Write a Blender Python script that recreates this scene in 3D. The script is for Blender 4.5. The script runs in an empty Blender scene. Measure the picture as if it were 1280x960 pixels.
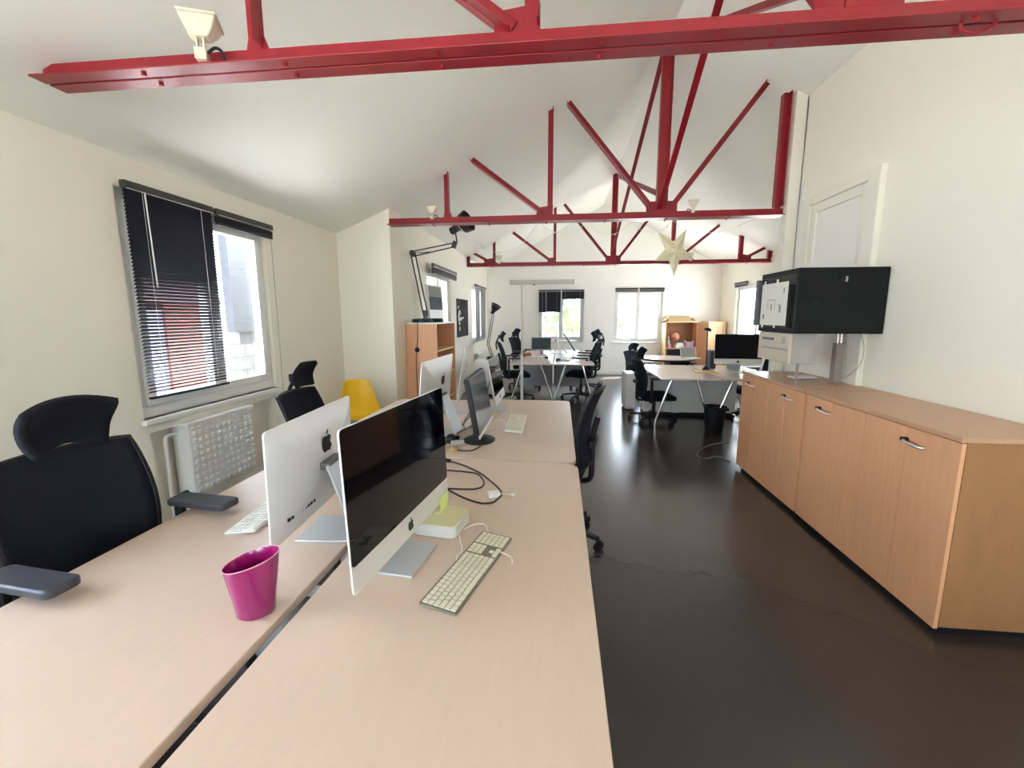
import bpy, bmesh, math, random
from mathutils import Vector, Matrix, Euler
random.seed(7)
S = bpy.context.scene
C = S.collection
PI = math.pi
R = math.radians
V = Vector

# ------------------------------------------------------------------ materials
def nmat(name):
    m = bpy.data.materials.new(name); m.use_nodes = True
    nt = m.node_tree; b = nt.nodes['Principled BSDF']
    return m, nt, b

def mat(name, col, rough=.5, metal=0., noise=0., nscale=40., bump=0., bscale=200., coat=0., spec=.5, stretch=None):
    m, nt, b = nmat(name)
    b.inputs['Base Color'].default_value = (*col, 1)
    b.inputs['Roughness'].default_value = rough
    b.inputs['Metallic'].default_value = metal
    b.inputs['Specular IOR Level'].default_value = spec
    if coat:
        b.inputs['Coat Weight'].default_value = coat
        b.inputs['Coat Roughness'].default_value = .08
    tc = nt.nodes.new('ShaderNodeTexCoord')
    src = tc.outputs['Object']
    if stretch:
        mp = nt.nodes.new('ShaderNodeMapping'); mp.inputs['Scale'].default_value = stretch
        nt.links.new(src, mp.inputs['Vector']); src = mp.outputs['Vector']
    if noise:
        n = nt.nodes.new('ShaderNodeTexNoise'); n.inputs['Scale'].default_value = nscale; n.inputs['Detail'].default_value = 4
        nt.links.new(src, n.inputs['Vector'])
        r = nt.nodes.new('ShaderNodeValToRGB')
        r.color_ramp.elements[0].position = .3; r.color_ramp.elements[1].position = .7
        r.color_ramp.elements[0].color = (*[c*(1-noise) for c in col], 1)
        r.color_ramp.elements[1].color = (*[min(1, c*(1+noise)) for c in col], 1)
        nt.links.new(n.outputs['Fac'], r.inputs['Fac']); nt.links.new(r.outputs['Color'], b.inputs['Base Color'])
    if bump:
        n2 = nt.nodes.new('ShaderNodeTexNoise'); n2.inputs['Scale'].default_value = bscale; n2.inputs['Detail'].default_value = 3
        nt.links.new(src, n2.inputs['Vector'])
        bp = nt.nodes.new('ShaderNodeBump'); bp.inputs['Strength'].default_value = bump; bp.inputs['Distance'].default_value = .01
        nt.links.new(n2.outputs['Fac'], bp.inputs['Height']); nt.links.new(bp.outputs['Normal'], b.inputs['Normal'])
    return m

def glass_mat(name, tint=(1, 1, 1), refl=1.0):
    m = bpy.data.materials.new(name); m.use_nodes = True
    nt = m.node_tree; nt.nodes.clear()
    o = nt.nodes.new('ShaderNodeOutputMaterial'); t = nt.nodes.new('ShaderNodeBsdfTransparent'); g = nt.nodes.new('ShaderNodeBsdfGlossy')
    t.inputs['Color'].default_value = (*tint, 1); g.inputs['Roughness'].default_value = .02
    f = nt.nodes.new('ShaderNodeLayerWeight')
    pw = nt.nodes.new('ShaderNodeMath'); pw.operation = 'POWER'; pw.inputs[1].default_value = 5
    mu = nt.nodes.new('ShaderNodeMath'); mu.operation = 'MULTIPLY_ADD'; mu.inputs[1].default_value = .8*refl; mu.inputs[2].default_value = .02*refl
    x = nt.nodes.new('ShaderNodeMixShader')
    nt.links.new(f.outputs['Facing'], pw.inputs[0]); nt.links.new(pw.outputs[0], mu.inputs[0]); nt.links.new(mu.outputs[0], x.inputs[0])
    nt.links.new(t.outputs[0], x.inputs[1]); nt.links.new(g.outputs[0], x.inputs[2]); nt.links.new(x.outputs[0], o.inputs[0])
    return m

def brick_mat(name, c1, c2, mortar, scale, rough=.6, axis='YZ'):
    m, nt, b = nmat(name)
    tc = nt.nodes.new('ShaderNodeTexCoord'); sx = nt.nodes.new('ShaderNodeSeparateXYZ'); cx = nt.nodes.new('ShaderNodeCombineXYZ')
    br = nt.nodes.new('ShaderNodeTexBrick')
    nt.links.new(tc.outputs['Object'], sx.inputs[0])
    nt.links.new(sx.outputs[axis[0]], cx.inputs['X']); nt.links.new(sx.outputs[axis[1]], cx.inputs['Y'])
    nt.links.new(cx.outputs[0], br.inputs['Vector'])
    br.inputs['Color1'].default_value = (*c1, 1); br.inputs['Color2'].default_value = (*c2, 1); br.inputs['Mortar'].default_value = (*mortar, 1)
    br.inputs['Scale'].default_value = scale; br.inputs['Mortar Size'].default_value = .012
    br.inputs['Brick Width'].default_value = .5; br.inputs['Row Height'].default_value = .3
    nt.links.new(br.outputs['Color'], b.inputs['Base Color']); b.inputs['Roughness'].default_value = rough
    return m

M = {}
M['wall'] = mat('wall_paint', (.885, .85, .735), .85, bump=.04, bscale=120)
M['wall_far'] = mat('wall_paint_white', (.88, .86, .80), .85, bump=.04, bscale=120)
M['ceiling'] = mat('ceiling_paint', (.90, .90, .82), .9, bump=.03, bscale=90)
M['white'] = mat('white_gloss_paint', (.80, .80, .76), .4)
M['white_plastic'] = mat('white_plastic', (.80, .80, .78), .35)
M['trim'] = mat('trim_paint', (.86, .83, .72), .5)
M['cream'] = mat('cream_enamel', (.72, .66, .50), .45)
M['beige'] = mat('beige_plastic', (.62, .54, .41), .5)
M['red'] = mat('red_steel_paint', (.27, .006, .015), .36, noise=.08, nscale=6)
M['maple'] = mat('pale_maple_laminate', (.60, .46, .365), .33, noise=.02, nscale=14, stretch=(7, .7, 7), bump=.02, bscale=300)
M['edge'] = mat('beech_edge', (.60, .42, .28), .4)
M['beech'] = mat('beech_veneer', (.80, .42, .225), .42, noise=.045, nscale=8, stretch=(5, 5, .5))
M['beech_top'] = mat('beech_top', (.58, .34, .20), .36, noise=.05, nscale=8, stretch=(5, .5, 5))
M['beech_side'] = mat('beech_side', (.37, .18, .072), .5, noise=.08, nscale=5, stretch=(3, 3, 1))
M['beech_light'] = mat('birch_panel', (.76, .52, .25), .45, noise=.08, nscale=8, stretch=(5, 5, .5))
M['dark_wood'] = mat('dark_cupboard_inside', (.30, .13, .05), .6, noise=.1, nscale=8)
M['black_fabric'] = mat('black_fabric', (.009, .010, .015), .9, noise=.5, nscale=400, bump=.3, bscale=700, spec=.25)
M['black_mesh'] = mat('black_mesh_weave', (.010, .011, .019), .85, noise=.5, nscale=500, bump=.4, bscale=900, spec=.25)
M['black_plastic'] = mat('black_plastic', (.010, .010, .012), .5, spec=.35)
M['grey_plastic'] = mat('dark_grey_pad', (.045, .05, .06), .4, bump=.05)
M['black_metal'] = mat('black_enamel', (.013, .013, .013), .35)
M['slat'] = mat('black_slat', (.010, .010, .018), .4, spec=.3)
M['headrail'] = mat('olive_black_rail', (.035, .035, .028), .4)
M['greyslat'] = mat('grey_slat', (.20, .20, .20), .45)
M['rackblack'] = mat('rack_black', (.006, .008, .008), .6, bump=.05, bscale=300, spec=.25)
M['darkgrey'] = mat('dark_grey', (.10, .10, .105), .45)
M['midgrey'] = mat('mid_grey_panel', (.33, .33, .33), .6)
M['alu'] = mat('brushed_aluminium', (.72, .72, .71), .48, metal=.3)
M['alu_stand'] = mat('aluminium_stand', (.50, .52, .54), .4, metal=.5)
M['chrome'] = mat('chrome', (.80, .81, .83), .13, metal=1)
M['silver'] = mat('satin_nickel', (.68, .66, .62), .3, metal=1)
M['screen'] = mat('black_screen_glass', (.003, .003, .005), .05, spec=.22)
M['screen_dead'] = mat('dead_lcd', (.008, .008, .011), .5, spec=.2)
M['screen_matte'] = mat('matt_lcd', (.02, .025, .033), .12, spec=.35)
M['screen_teal'] = mat('dim_teal_lcd', (.035, .052, .056), .5, spec=.2)
M['screen_grey'] = mat('grey_lcd_top', (.24, .24, .20), .6)
M['key'] = mat('white_key', (.80, .80, .72), .45)
M['keycream'] = mat('aged_key', (.76, .72, .56), .45)
M['mini_white'] = mat('aged_white_case', (.56, .56, .52), .4)
M['keydark'] = mat('keyboard_deck', (.20, .19, .15), .45, metal=.2)
M['magenta'] = mat('magenta_ceramic', (.27, .004, .105), .16, coat=.6)
M['yellow'] = mat('yellow_shell', (.83, .50, .008), .42)
M['note'] = mat('green_note', (.62, .74, .25), .7)
M['yellowed'] = mat('yellowed_plastic', (.62, .58, .34), .35)
M['paper'] = mat('paper', (.78, .76, .68), .8)
M['star'] = mat('star_paper', (.72, .65, .44), .7, noise=.12, nscale=60)
M['ink'] = mat('pencil_grey', (.30, .30, .29), .8)
M['white_cable'] = mat('white_cable', (.78, .76, .70), .4)
M['dark_cable'] = mat('brown_cable', (.030, .018, .016), .45)
M['grey_cable'] = mat('grey_cable', (.16, .16, .17), .4)
M['cork'] = mat('cork_disc', (.48, .33, .13), .7, noise=.2, nscale=60)
M['glass'] = glass_mat('window_glass')
M['smoke'] = glass_mat('smoked_glass', (.30, .32, .33), 1.6)
M['duct'] = mat('taupe_duct', (.30, .25, .22), .5)
M['galv'] = mat('grey_case', (.40, .39, .36), .5)
M['case'] = mat('screen_case_grey', (.55, .53, .49), .5)
M['card'] = mat('cardboard', (.52, .36, .18), .8, noise=.1, nscale=30)
M['pink'] = mat('pink_plastic', (.70, .34, .42), .5)
M['salmon'] = mat('salmon_plastic', (.66, .26, .16), .5)
M['lilac'] = mat('lilac_felt', (.62, .44, .50), .8)
M['poster'] = mat('dark_poster', (.035, .034, .036), .8, spec=.15, noise=.6, nscale=5)
M['tabletop'] = mat('bleached_tabletop', (.66, .55, .50), .22, noise=.05, nscale=9, stretch=(1, 6, 1))
M['leaf'] = mat('sunlit_leaf', (.07, .10, .018), .7, noise=.5, nscale=3)
M['pave'] = mat('pale_paving', (.62, .60, .56), .9, noise=.1, nscale=2)
M['bark'] = mat('bark', (.14, .09, .05), .9)
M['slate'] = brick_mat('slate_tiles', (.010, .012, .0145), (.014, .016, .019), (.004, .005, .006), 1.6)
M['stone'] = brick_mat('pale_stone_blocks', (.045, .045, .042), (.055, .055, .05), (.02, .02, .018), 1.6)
M['redbrick'] = brick_mat('red_brick', (.14, .022, .010), (.17, .03, .014), (.10, .03, .02), 4)
M['bluewall'] = mat('lavender_render', (.20, .20, .30), .8)
M['darkroof'] = mat('dark_maroon_roof', (.035, .010, .010), .8)

# floor: dark vinyl with a soft sheen and faint ripples
def floor_mat():
    m, nt, b = nmat('dark_vinyl_floor')
    tc = nt.nodes.new('ShaderNodeTexCoord')
    n = nt.nodes.new('ShaderNodeTexNoise'); n.inputs['Scale'].default_value = 1.2; n.inputs['Detail'].default_value = 6
    r = nt.nodes.new('ShaderNodeValToRGB')
    r.color_ramp.elements[0].color = (.038, .030, .027, 1); r.color_ramp.elements[1].color = (.051, .041, .037, 1)
    nt.links.new(tc.outputs['Object'], n.inputs['Vector']); nt.links.new(n.outputs['Fac'], r.inputs['Fac'])
    nt.links.new(r.outputs['Color'], b.inputs['Base Color'])
    n2 = nt.nodes.new('ShaderNodeTexNoise'); n2.inputs['Scale'].default_value = 7; n2.inputs['Detail'].default_value = 3
    mp = nt.nodes.new('ShaderNodeMapping'); mp.inputs['Scale'].default_value = (1, 1.6, 1)
    nt.links.new(tc.outputs['Object'], mp.inputs['Vector']); nt.links.new(mp.outputs['Vector'], n2.inputs['Vector'])
    bp = nt.nodes.new('ShaderNodeBump'); bp.inputs['Strength'].default_value = .055; bp.inputs['Distance'].default_value = .01
    nt.links.new(n2.outputs['Fac'], bp.inputs['Height']); nt.links.new(bp.outputs['Normal'], b.inputs['Normal'])
    b.inputs['Roughness'].default_value = .22
    b.inputs['Specular IOR Level'].default_value = .6
    return m
M['floor'] = floor_mat()

# ------------------------------------------------------------------ mesh helpers
class MB:
    def __init__(self): self.bm = bmesh.new()
    def _x(self, vs, mx):
        if mx is not None:
            for v in vs: v.co = mx @ v.co
    def box(self, x0, x1, y0, y1, z0, z1, mx=None):
        vs = [self.bm.verts.new(p) for p in ((x0,y0,z0),(x1,y0,z0),(x1,y1,z0),(x0,y1,z0),(x0,y0,z1),(x1,y0,z1),(x1,y1,z1),(x0,y1,z1))]
        for f in ((0,3,2,1),(4,5,6,7),(0,1,5,4),(1,2,6,5),(2,3,7,6),(3,0,4,7)): self.bm.faces.new([vs[i] for i in f])
        self._x(vs, mx); return self
    def rings(self, rings, cap=True, closed=False):
        vr = [[self.bm.verts.new(p) for p in r] for r in rings]
        n = len(vr[0]); m = len(vr)
        for i in range(m if closed else m-1):
            a, b = vr[i], vr[(i+1) % m]
            for j in range(n): self.bm.faces.new((a[j], a[(j+1) % n], b[(j+1) % n], b[j]))
        if cap and not closed:
            self.bm.faces.new(vr[0][::-1]); self.bm.faces.new(vr[-1])
        return self
    def cyl(self, p, q, r, r2=None, n=14):
        p, q = V(p), V(q); d = (q-p).normalized()
        a = d.orthogonal().normalized(); b = d.cross(a)
        r2 = r if r2 is None else r2
        return self.rings([[c + (a*math.cos(t*2*PI/n) + b*math.sin(t*2*PI/n))*rr for t in range(n)] for c, rr in ((p, r), (q, r2))])
    def bar(self, p, q, w, h, up=(0, 0, 1)):
        p, q = V(p), V(q); d = (q-p).normalized(); up = V(up)
        s = d.cross(up)
        if s.length < 1e-4: s = d.cross(V((1, 0, 0)))
        s.normalize(); u = s.cross(d).normalized()
        return self.rings([[c + s*a*w/2 + u*b*h/2 for a, b in ((-1,-1),(1,-1),(1,1),(-1,1))] for c in (p, q)])
    def tube(self, pts, r, n=8, closed=False, rs=None):
        pts = [V(p) for p in pts]; m = len(pts); prev = None; rings = []
        for i, p in enumerate(pts):
            if closed: t = pts[(i+1) % m] - pts[i-1]
            else: t = pts[min(i+1, m-1)] - pts[max(i-1, 0)]
            t.normalize()
            a = t.orthogonal().normalized() if prev is None else (prev - t*prev.dot(t)).normalized()
            prev = a; b = t.cross(a); rr = rs[i] if rs else r
            rings.append([p + (a*math.cos(k*2*PI/n) + b*math.sin(k*2*PI/n))*rr for k in range(n)])
        return self.rings(rings, closed=closed)
    def lathe(self, prof, n=24, mx=None, closed=False):
        rings = []
        for r, z in prof:
            ring = [V((r*math.cos(k*2*PI/n), r*math.sin(k*2*PI/n), z)) for k in range(n)]
            rings.append([mx @ p for p in ring] if mx is not None else ring)
        return self.rings(rings, closed=closed)
    def prism(self, poly, z0, z1, mx=None):
        a = [V((p[0], p[1], z0)) for p in poly]; b = [V((p[0], p[1], z1)) for p in poly]
        if mx is not None: a = [mx @ p for p in a]; b = [mx @ p for p in b]
        return self.rings([a, b])
    def ball(self, c, r, sc=(1, 1, 1), n=12):
        rings = []
        for i in range(1, n):
            t = PI*i/n
            rings.append([V((c[0]+r*sc[0]*math.sin(t)*math.cos(k*2*PI/n), c[1]+r*sc[1]*math.sin(t)*math.sin(k*2*PI/n), c[2]-r*sc[2]*math.cos(t))) for k in range(n)])
        return self.rings(rings)
    def surf(self, f, nu, nv):
        g = [[self.bm.verts.new(f(i/nu, j/nv)) for j in range(nv+1)] for i in range(nu+1)]
        for i in range(nu):
            for j in range(nv): self.bm.faces.new((g[i][j], g[i+1][j], g[i+1][j+1], g[i][j+1]))
        return self
    def build(self, name, m, parent=None, smooth=True, bevel=0, seg=2, solid=0, offset=0, sub=0, loc=None, rot=None):
        bmesh.ops.recalc_face_normals(self.bm, faces=self.bm.faces)
        me = bpy.data.meshes.new(name); self.bm.to_mesh(me); self.bm.free()
        me.materials.append(M[m] if isinstance(m, str) else m)
        if smooth:
            for p in me.polygons: p.use_smooth = True
            me.set_sharp_from_angle(angle=R(38))
        o = bpy.data.objects.new(name, me); C.objects.link(o)
        if parent is not None: o.parent = parent
        if loc is not None: o.location = loc
        if rot is not None: o.rotation_euler = rot
        if solid:
            md = o.modifiers.new('solid', 'SOLIDIFY'); md.thickness = solid; md.offset = offset
        if bevel:
            md = o.modifiers.new('bevel', 'BEVEL'); md.width = bevel; md.segments = seg; md.limit_method = 'ANGLE'; md.angle_limit = R(40)
            md.harden_normals = False
        if sub:
            md = o.modifiers.new('sub', 'SUBSURF'); md.levels = sub; md.render_levels = sub
        return o

def tag(o, label=None, cat=None, group=None, kind=None):
    if label: o['label'] = label
    if cat: o['category'] = cat
    if group: o['group'] = group
    if kind: o['kind'] = kind
    return o
def thing(name, label, cat, loc=(0, 0, 0), rz=0., group=None):
    o = bpy.data.objects.new(name, None); o.empty_display_size = .1; C.objects.link(o)
    o.location = loc; o.rotation_euler = (0, 0, rz)
    return tag(o, label, cat, group)
def struct(o): o['kind'] = 'structure'; return o
def kids(o): return [c for c in bpy.data.objects if c.parent == o]
def copy_tree(o, parent=None):
    c = o.copy(); C.objects.link(c)
    if parent is not None: c.parent = parent
    for ch in kids(o): copy_tree(ch, c)
    return c
def dup(o, label, loc, rz=0., group=None):
    c = copy_tree(o); c.location = loc; c.rotation_euler = (0, 0, rz); c['label'] = label
    if group: c['group'] = group
    return c

def rrect(x0, x1, y0, y1, r, n=5, corners=(1, 1, 1, 1)):
    out = []
    for k, (cx, cy, a) in enumerate(((x0+r, y0+r, PI), (x1-r, y0+r, 1.5*PI), (x1-r, y1-r, 0), (x0+r, y1-r, .5*PI))):
        if corners[k]:
            for i in range(n+1):
                t = a + i*PI/2/n; out.append((cx + r*math.cos(t), cy + r*math.sin(t)))
        else:
            out.append(((x0, y0), (x1, y0), (x1, y1), (x0, y1))[k])
    return out
def spline(pts, n=6):
    pts = [V(p) for p in pts]; out = []
    for i in range(len(pts)-1):
        p0 = pts[max(i-1, 0)]; p1 = pts[i]; p2 = pts[i+1]; p3 = pts[min(i+2, len(pts)-1)]
        for k in range(n):
            t = k/n
            out.append(.5*((2*p1) + (p2-p0)*t + (2*p0-5*p1+4*p2-p3)*t*t + (3*p1-p0-3*p2+p3)*t**3))
    out.append(pts[-1]); return out
# maps (u along the wall, w inward, z up) to the world
def frame_map(kind, off):
    if kind == 'L': return Matrix(((0, 1, 0, off), (1, 0, 0, 0), (0, 0, 1, 0), (0, 0, 0, 1)))     # wall at x=off, inward +x, u = y
    if kind == 'R': return Matrix(((0, -1, 0, off), (1, 0, 0, 0), (0, 0, 1, 0), (0, 0, 0, 1)))    # inward -x
    if kind == 'F': return Matrix(((1, 0, 0, 0), (0, -1, 0, off), (0, 0, 1, 0), (0, 0, 0, 1)))    # wall at y=off, inward -y, u = x
    return Matrix(((1, 0, 0, 0), (0, 1, 0, off), (0, 0, 1, 0), (0, 0, 0, 1)))                      # back, inward +y

# ------------------------------------------------------------------ room
XL, XL2, XR, XRF = -2.53, -1.90, 2.33, 3.98
YB, YJ, YE, YF = -3.2, 4.92, 4.93, 11.60
RIDGE = 1.03
PROF = [(-2.85, 2.315), (-2.53, 2.445), (-1.90, 2.70), (-1.24, 3.03), (1.03, 4.22), (2.26, 3.625), (3.98, 2.72), (4.25, 2.58)]
def ceil_z(x):
    for (a, za), (b, zb) in zip(PROF, PROF[1:]):
        if a <= x <= b: return za + (zb-za)*(x-a)/(b-a)
    return PROF[0][1]

def wall(name, kind, off, u0, u1, z0, z1, holes=(), thick=.28, m='wall', extra=None):
    mx = frame_map(kind, off); mb = MB()
    us = sorted({u0, u1, *[h[0] for h in holes], *[h[1] for h in holes]}); zs = sorted({z0, z1, *[h[2] for h in holes], *[h[3] for h in holes]})
    for a, b in zip(us, us[1:]):
        for c, d in zip(zs, zs[1:]):
            dep = 0
            for h in holes:
                if h[0] <= a and b <= h[1] and h[2] <= c and d <= h[3]: dep = h[4] if len(h) > 4 else 99
            if dep == 99: continue
            mb.box(a, b, -thick, -dep, c, d, mx)
    if extra: extra(mb, mx)
    bmesh.ops.remove_doubles(mb.bm, verts=mb.bm.verts, dist=1e-5)
    return struct(mb.build(name, m, smooth=False))

f = MB().box(-2.9, 4.3, YB-.3, YF+.3, -.12, 0).build('floor', 'floor', smooth=False); struct(f)
mb = MB()
CP = [(p.x, p.z) for p in spline([(x, 0, z) for x, z in PROF[:4]], 6)] + PROF[4:]
mb.rings([[V((x, y, z)) for x, z in CP] + [V((x, y, z+.12)) for x, z in reversed(CP)] for y in (YB-.3, YF+.3)])
struct(mb.build('ceiling', 'ceiling'))

WINL = (2.37, 3.655, .89, 2.26)
WINB_FILL = (-.45, 1.0, .89, 2.26)  # added opening out of view, lets in extra daylight as fill
WINC_FILL = (-2.5, -1.1, .89, 2.26)  # second added opening, behind the camera, also for fill daylight
wall('wall_left', 'L', XL, YB, YJ+.02, 0, 2.46, [WINL, WINB_FILL, WINC_FILL, (2.40, 3.62, .0, .80, .10)], thick=.13)
# the wall steps inward beyond the first bay
mb = MB(); mb.prism([(XL-.05, 0), (XL2, 0), (XL2, 2.70), (XL-.05, 2.44)], 0, .25, Matrix(((1, 0, 0, 0), (0, 0, 1, YJ), (0, 1, 0, 0), (0, 0, 0, 1))))
struct(mb.build('wall_left_return', 'wall', smooth=False))
W2, W3 = (6.26, 7.62, .90, 2.20), (9.56, 10.98, .93, 2.20)
wall('wall_left_far', 'L', XL2, YJ+.25, YF, 0, 2.705, [W2, W3], thick=.25)
F1, F2 = (-.56, .62, .88, 2.18), (1.38, 2.58, .85, 2.17)
def gable(mb, mx):
    mb.prism([(XL2-.2, 2.70), (XRF+.2, 2.70), (RIDGE, 4.26)], -.28, 0, mx @ Matrix(((1, 0, 0, 0), (0, 0, 1, 0), (0, 1, 0, 0), (0, 0, 0, 1))))
wall('wall_far', 'F', YF, XL2-.25, XRF+.25, 0, 2.70, [F1, F2], m='wall_far', extra=gable)
WR = (8.55, 10.64, .87, 2.18)
wall('wall_right_far', 'R', XRF, YE-.2, YF, 0, 2.74, [WR])
mb = MB(); mb.box(XR, XR+.25, YB, YE, 0, 3.60); mb.box(2.225, XR+.02, 4.83, YE-.001, 0, 3.645); mb.box(XR, XRF+.28, YE-.12, YE-.0005, 0, 2.72)
mb.prism([(XR, 2.7), (XRF+.2, 2.7), (XR, 3.6)], YE-.12, YE-.0003, Matrix(((1, 0, 0, 0), (0, 0, 1, 0), (0, 1, 0, 0), (0, 0, 0, 1))))
struct(mb.build('wall_right', 'wall', smooth=False))
B1_FILL, B2_FILL = (-2.1, -.3, .8, 2.25), (.4, 1.5, 1.0, 2.2)  # unseen openings added in the back wall to brighten the room
def gable_b(mb, mx):
    mb.prism([(XL-.3, 2.40), (XR+.3, 2.40), (XR+.3, 3.62), (RIDGE, 4.26)], -.28, 0, mx @ Matrix(((1, 0, 0, 0), (0, 0, 1, 0), (0, 1, 0, 0), (0, 0, 0, 1))))
wall('wall_back', 'B', YB, XL-.3, XR+.3, 0, 2.40, [B1_FILL, B2_FILL], extra=gable_b)
# skirting
struct(MB().box(XL2, XRF, YF-.015, YF, 0, .07).build('baseboard_far', 'white', smooth=False))
struct(MB().box(XL2, XL2+.015, YJ+.25, YF, 0, .07).build('baseboard_left', 'white', smooth=False))
struct(MB().box(XR-.015, XR, YB, 4.82, 0, .07).build('baseboard_right', 'white', smooth=False))

# ------------------------------------------------------------------ windows and blinds
wn = [0]
def window(kind, off, rect, setback=.05, mull=None, sash_w=.055, fr=.05, sill=True, handle=True, bottom=None, glazed=True):
    wn[0] += 1
    u0, u1, z0, z1 = rect; mx = frame_map(kind, off); d0, d1 = -setback-.06, -setback
    mb = MB(); fb = bottom or fr
    for a, b, c, d in ((u0, u1, z1-fr, z1), (u0, u1, z0, z0+fb), (u0, u0+fr, z0+fb, z1-fr), (u1-fr, u1, z0+fb, z1-fr)): mb.box(a, b, d0, d1, c, d, mx)
    w = mb.build('window_%d' % wn[0], 'white', smooth=False, bevel=.004); struct(w)
    ml = mull if mull is not None else (u0+u1)/2
    for a, b in ((u0+fr, ml), (ml, u1-fr)):
        mb = MB(); c, d = z0+fb, z1-fr; s = sash_w
        for p in ((a, b, d-s, d), (a, b, c, c+s), (a, a+s, c+s, d-s), (b-s, b, c+s, d-s)): mb.box(p[0], p[1], d0+.015, d1+.02, p[2], p[3], mx)
        sh = mb.build('sash', 'white', w, smooth=False, bevel=.004)
        if glazed: MB().box(a+s-.005, b-s+.005, d0+.03, d0+.034, c+s-.005, d-s+.005, mx).build('pane', 'glass', sh, smooth=False)
    if sill:
        MB().box(u0-.02, u1+.02, -setback-.02, .035, z0-.035, z0, mx).build('window_sill', 'white', w, smooth=False, bevel=.006)
    if handle:
        zc = (z0+z1)/2-.1
        mb = MB(); mb.box(ml-.014, ml+.014, d1+.02, d1+.035, zc-.04, zc+.04, mx); mb.box(ml-.009, ml+.009, d1+.035, d1+.06, zc-.12, zc+.02, mx)
        mb.build('handle', 'white_plastic', w, smooth=False, bevel=.004)
    # daylight portal: guides the sky's own light through this opening
    L = bpy.data.lights.new('window_portal', 'AREA'); L.shape = 'RECTANGLE'; L.size = u1-u0; L.size_y = z1-z0; L.cycles.is_portal = True
    o = bpy.data.objects.new('window_portal', L); C.objects.link(o)
    o.location = mx @ V(((u0+u1)/2, -.2, (z0+z1)/2))
    o.rotation_euler = (mx.to_3x3() @ V((0, 1, 0))).to_track_quat('-Z', 'Z').to_euler()
    return w
window('L', XL, WINL, .03, 3.03, sash_w=.06, fr=.06, bottom=.075)
window('L', XL2, W2, .05)
window('L', XL2, W3, .05)
window('F', YF, F1, .05, .03, handle=False)
window('F', YF, F2, .05)
window('R', XRF, WR, .07, 9.62)
window('L', XL, WINB_FILL, .03)  # windows from here on are unseen, added to bring in more daylight
window('L', XL, WINC_FILL, .03)
window('B', YB, B1_FILL, .05)
window('B', YB, B2_FILL, .05)

def blind(label, kind, off, u0, u1, ztop, zbot, group, m='slat', tilt=lambda t: 40, raised=0, pitch=.021, wand=None, hr=.045, gap=.03, head_m=None):
    mx = frame_map(kind, off); um = (u0+u1)/2; cz = gap+.018
    t = thing('venetian_blind', label, 'blind', mx @ V((um, cz, ztop)), 0, group)
    inv = Matrix.Translation(-t.location) @ mx
    MB().box(u0, u1, gap, gap+.04, ztop-hr, ztop, inv).build('headrail', head_m or 'headrail', t, smooth=False, bevel=.008)
    MB().box(u0+.005, u1-.005, gap+.042, gap+.045, ztop-hr-.004, ztop-hr+.001, inv).build('trim_strip', 'silver', t, smooth=False)
    mb = MB()
    if raised:
        n = int(raised/.004); z1 = ztop-hr-.008
        for i in range(n):
            z = z1-i*.004; mb.box(u0+.005, u1-.005, gap+.004+.002*(i % 2), gap+.030+.002*(i % 2), z-.0028, z, inv)
        zb = z1-n*.004
    else:
        n = int((ztop-hr-zbot)/pitch); zb = zbot
        for i in range(n):
            z = ztop-hr-.008-i*pitch; a = R(tilt(i/n))
            mb.box(u0+.005, u1-.005, -.0125, .0125, -.0005, .0005, inv @ Matrix.Translation((0, cz, z)) @ Matrix.Rotation(a, 4, 'X'))
    mb.build('slats', m, t, smooth=False)
    MB().box(u0+.005, u1-.005, gap+.008, gap+.032, zb-.018, zb-.003, inv).build('bottom_rail', m, t, smooth=False, bevel=.004)
    if not raised:
        mb = MB()
        for q in (.17, .83):
            u = u0+(u1-u0)*q
            for w in (cz-.014, cz+.014): mb.cyl(inv @ V((u, w, ztop-hr)), inv @ V((u, w, zb-.005)), .0011, n=5)
        mb.build('ladder_cord', 'white_cable', t)
    if wand:
        MB().tube([inv @ V((u0+wand[0], gap+.05, ztop-hr)), inv @ V((u0+wand[0]+.005, gap+.055, ztop-hr-wand[1]))], .004, 6).build('tilt_wand', 'white_plastic', t)
    return t
G1 = 'black blinds of the near left window'
blind('long black slatted blind lowered over the left half of the near left window', 'L', XL, 2.375, 3.03, 2.29, 1.035, G1, tilt=lambda t: 60-28*t, wand=(.11, .55))
b = blind('short black blind pulled right up over the right half of the near left window', 'L', XL, 3.06, 3.69, 2.29, 0, G1, raised=.045)
MB().tube([(.005, .29, -.05), (.006, .292, -.8), (.004, .29, -1.46), (.01, .292, -1.62)], .002, 5).build('pull_cord', 'grey_cable', b)
blind('dark blind bunched up at the top of the window behind the tall cupboard', 'L', XL2, 6.22, 7.66, 2.26, 0, 'blinds of the far left wall', raised=.07, hr=.05, gap=.08)
G2 = 'closed grey blinds beside the poster'
blind('grey closed blind on the nearer half of the window beside the poster', 'L', XL2, 9.68, 10.22, 2.21, .98, G2, m='greyslat', tilt=lambda t: 66)
blind('grey closed blind on the farther half of the window beside the poster', 'L', XL2, 10.32, 10.98, 2.21, .98, G2, m='greyslat', tilt=lambda t: 66)
G3 = 'lowered blinds on the far wall'
blind('lowered dark blind, left one on the far wall, greenery showing through its lower half', 'F', YF, -.55, .02, 2.18, .97, G3, tilt=lambda t: 78 if t < .44 else 12, wand=(.19, .62))
blind('lowered dark blind, right one on the far wall, mostly bright with greenery', 'F', YF, .04, .61, 2.18, .90, G3, tilt=lambda t: 78 if t < .14 else 8)
G4 = 'raised blinds of the bright far window'
blind('blind pulled up above the left pane of the bright far window', 'F', YF, 1.39, 1.95, 2.21, 0, G4, raised=.03)
blind('blind pulled up above the right pane of the bright far window', 'F', YF, 1.99, 2.60, 2.21, 0, G4, raised=.03)
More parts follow.
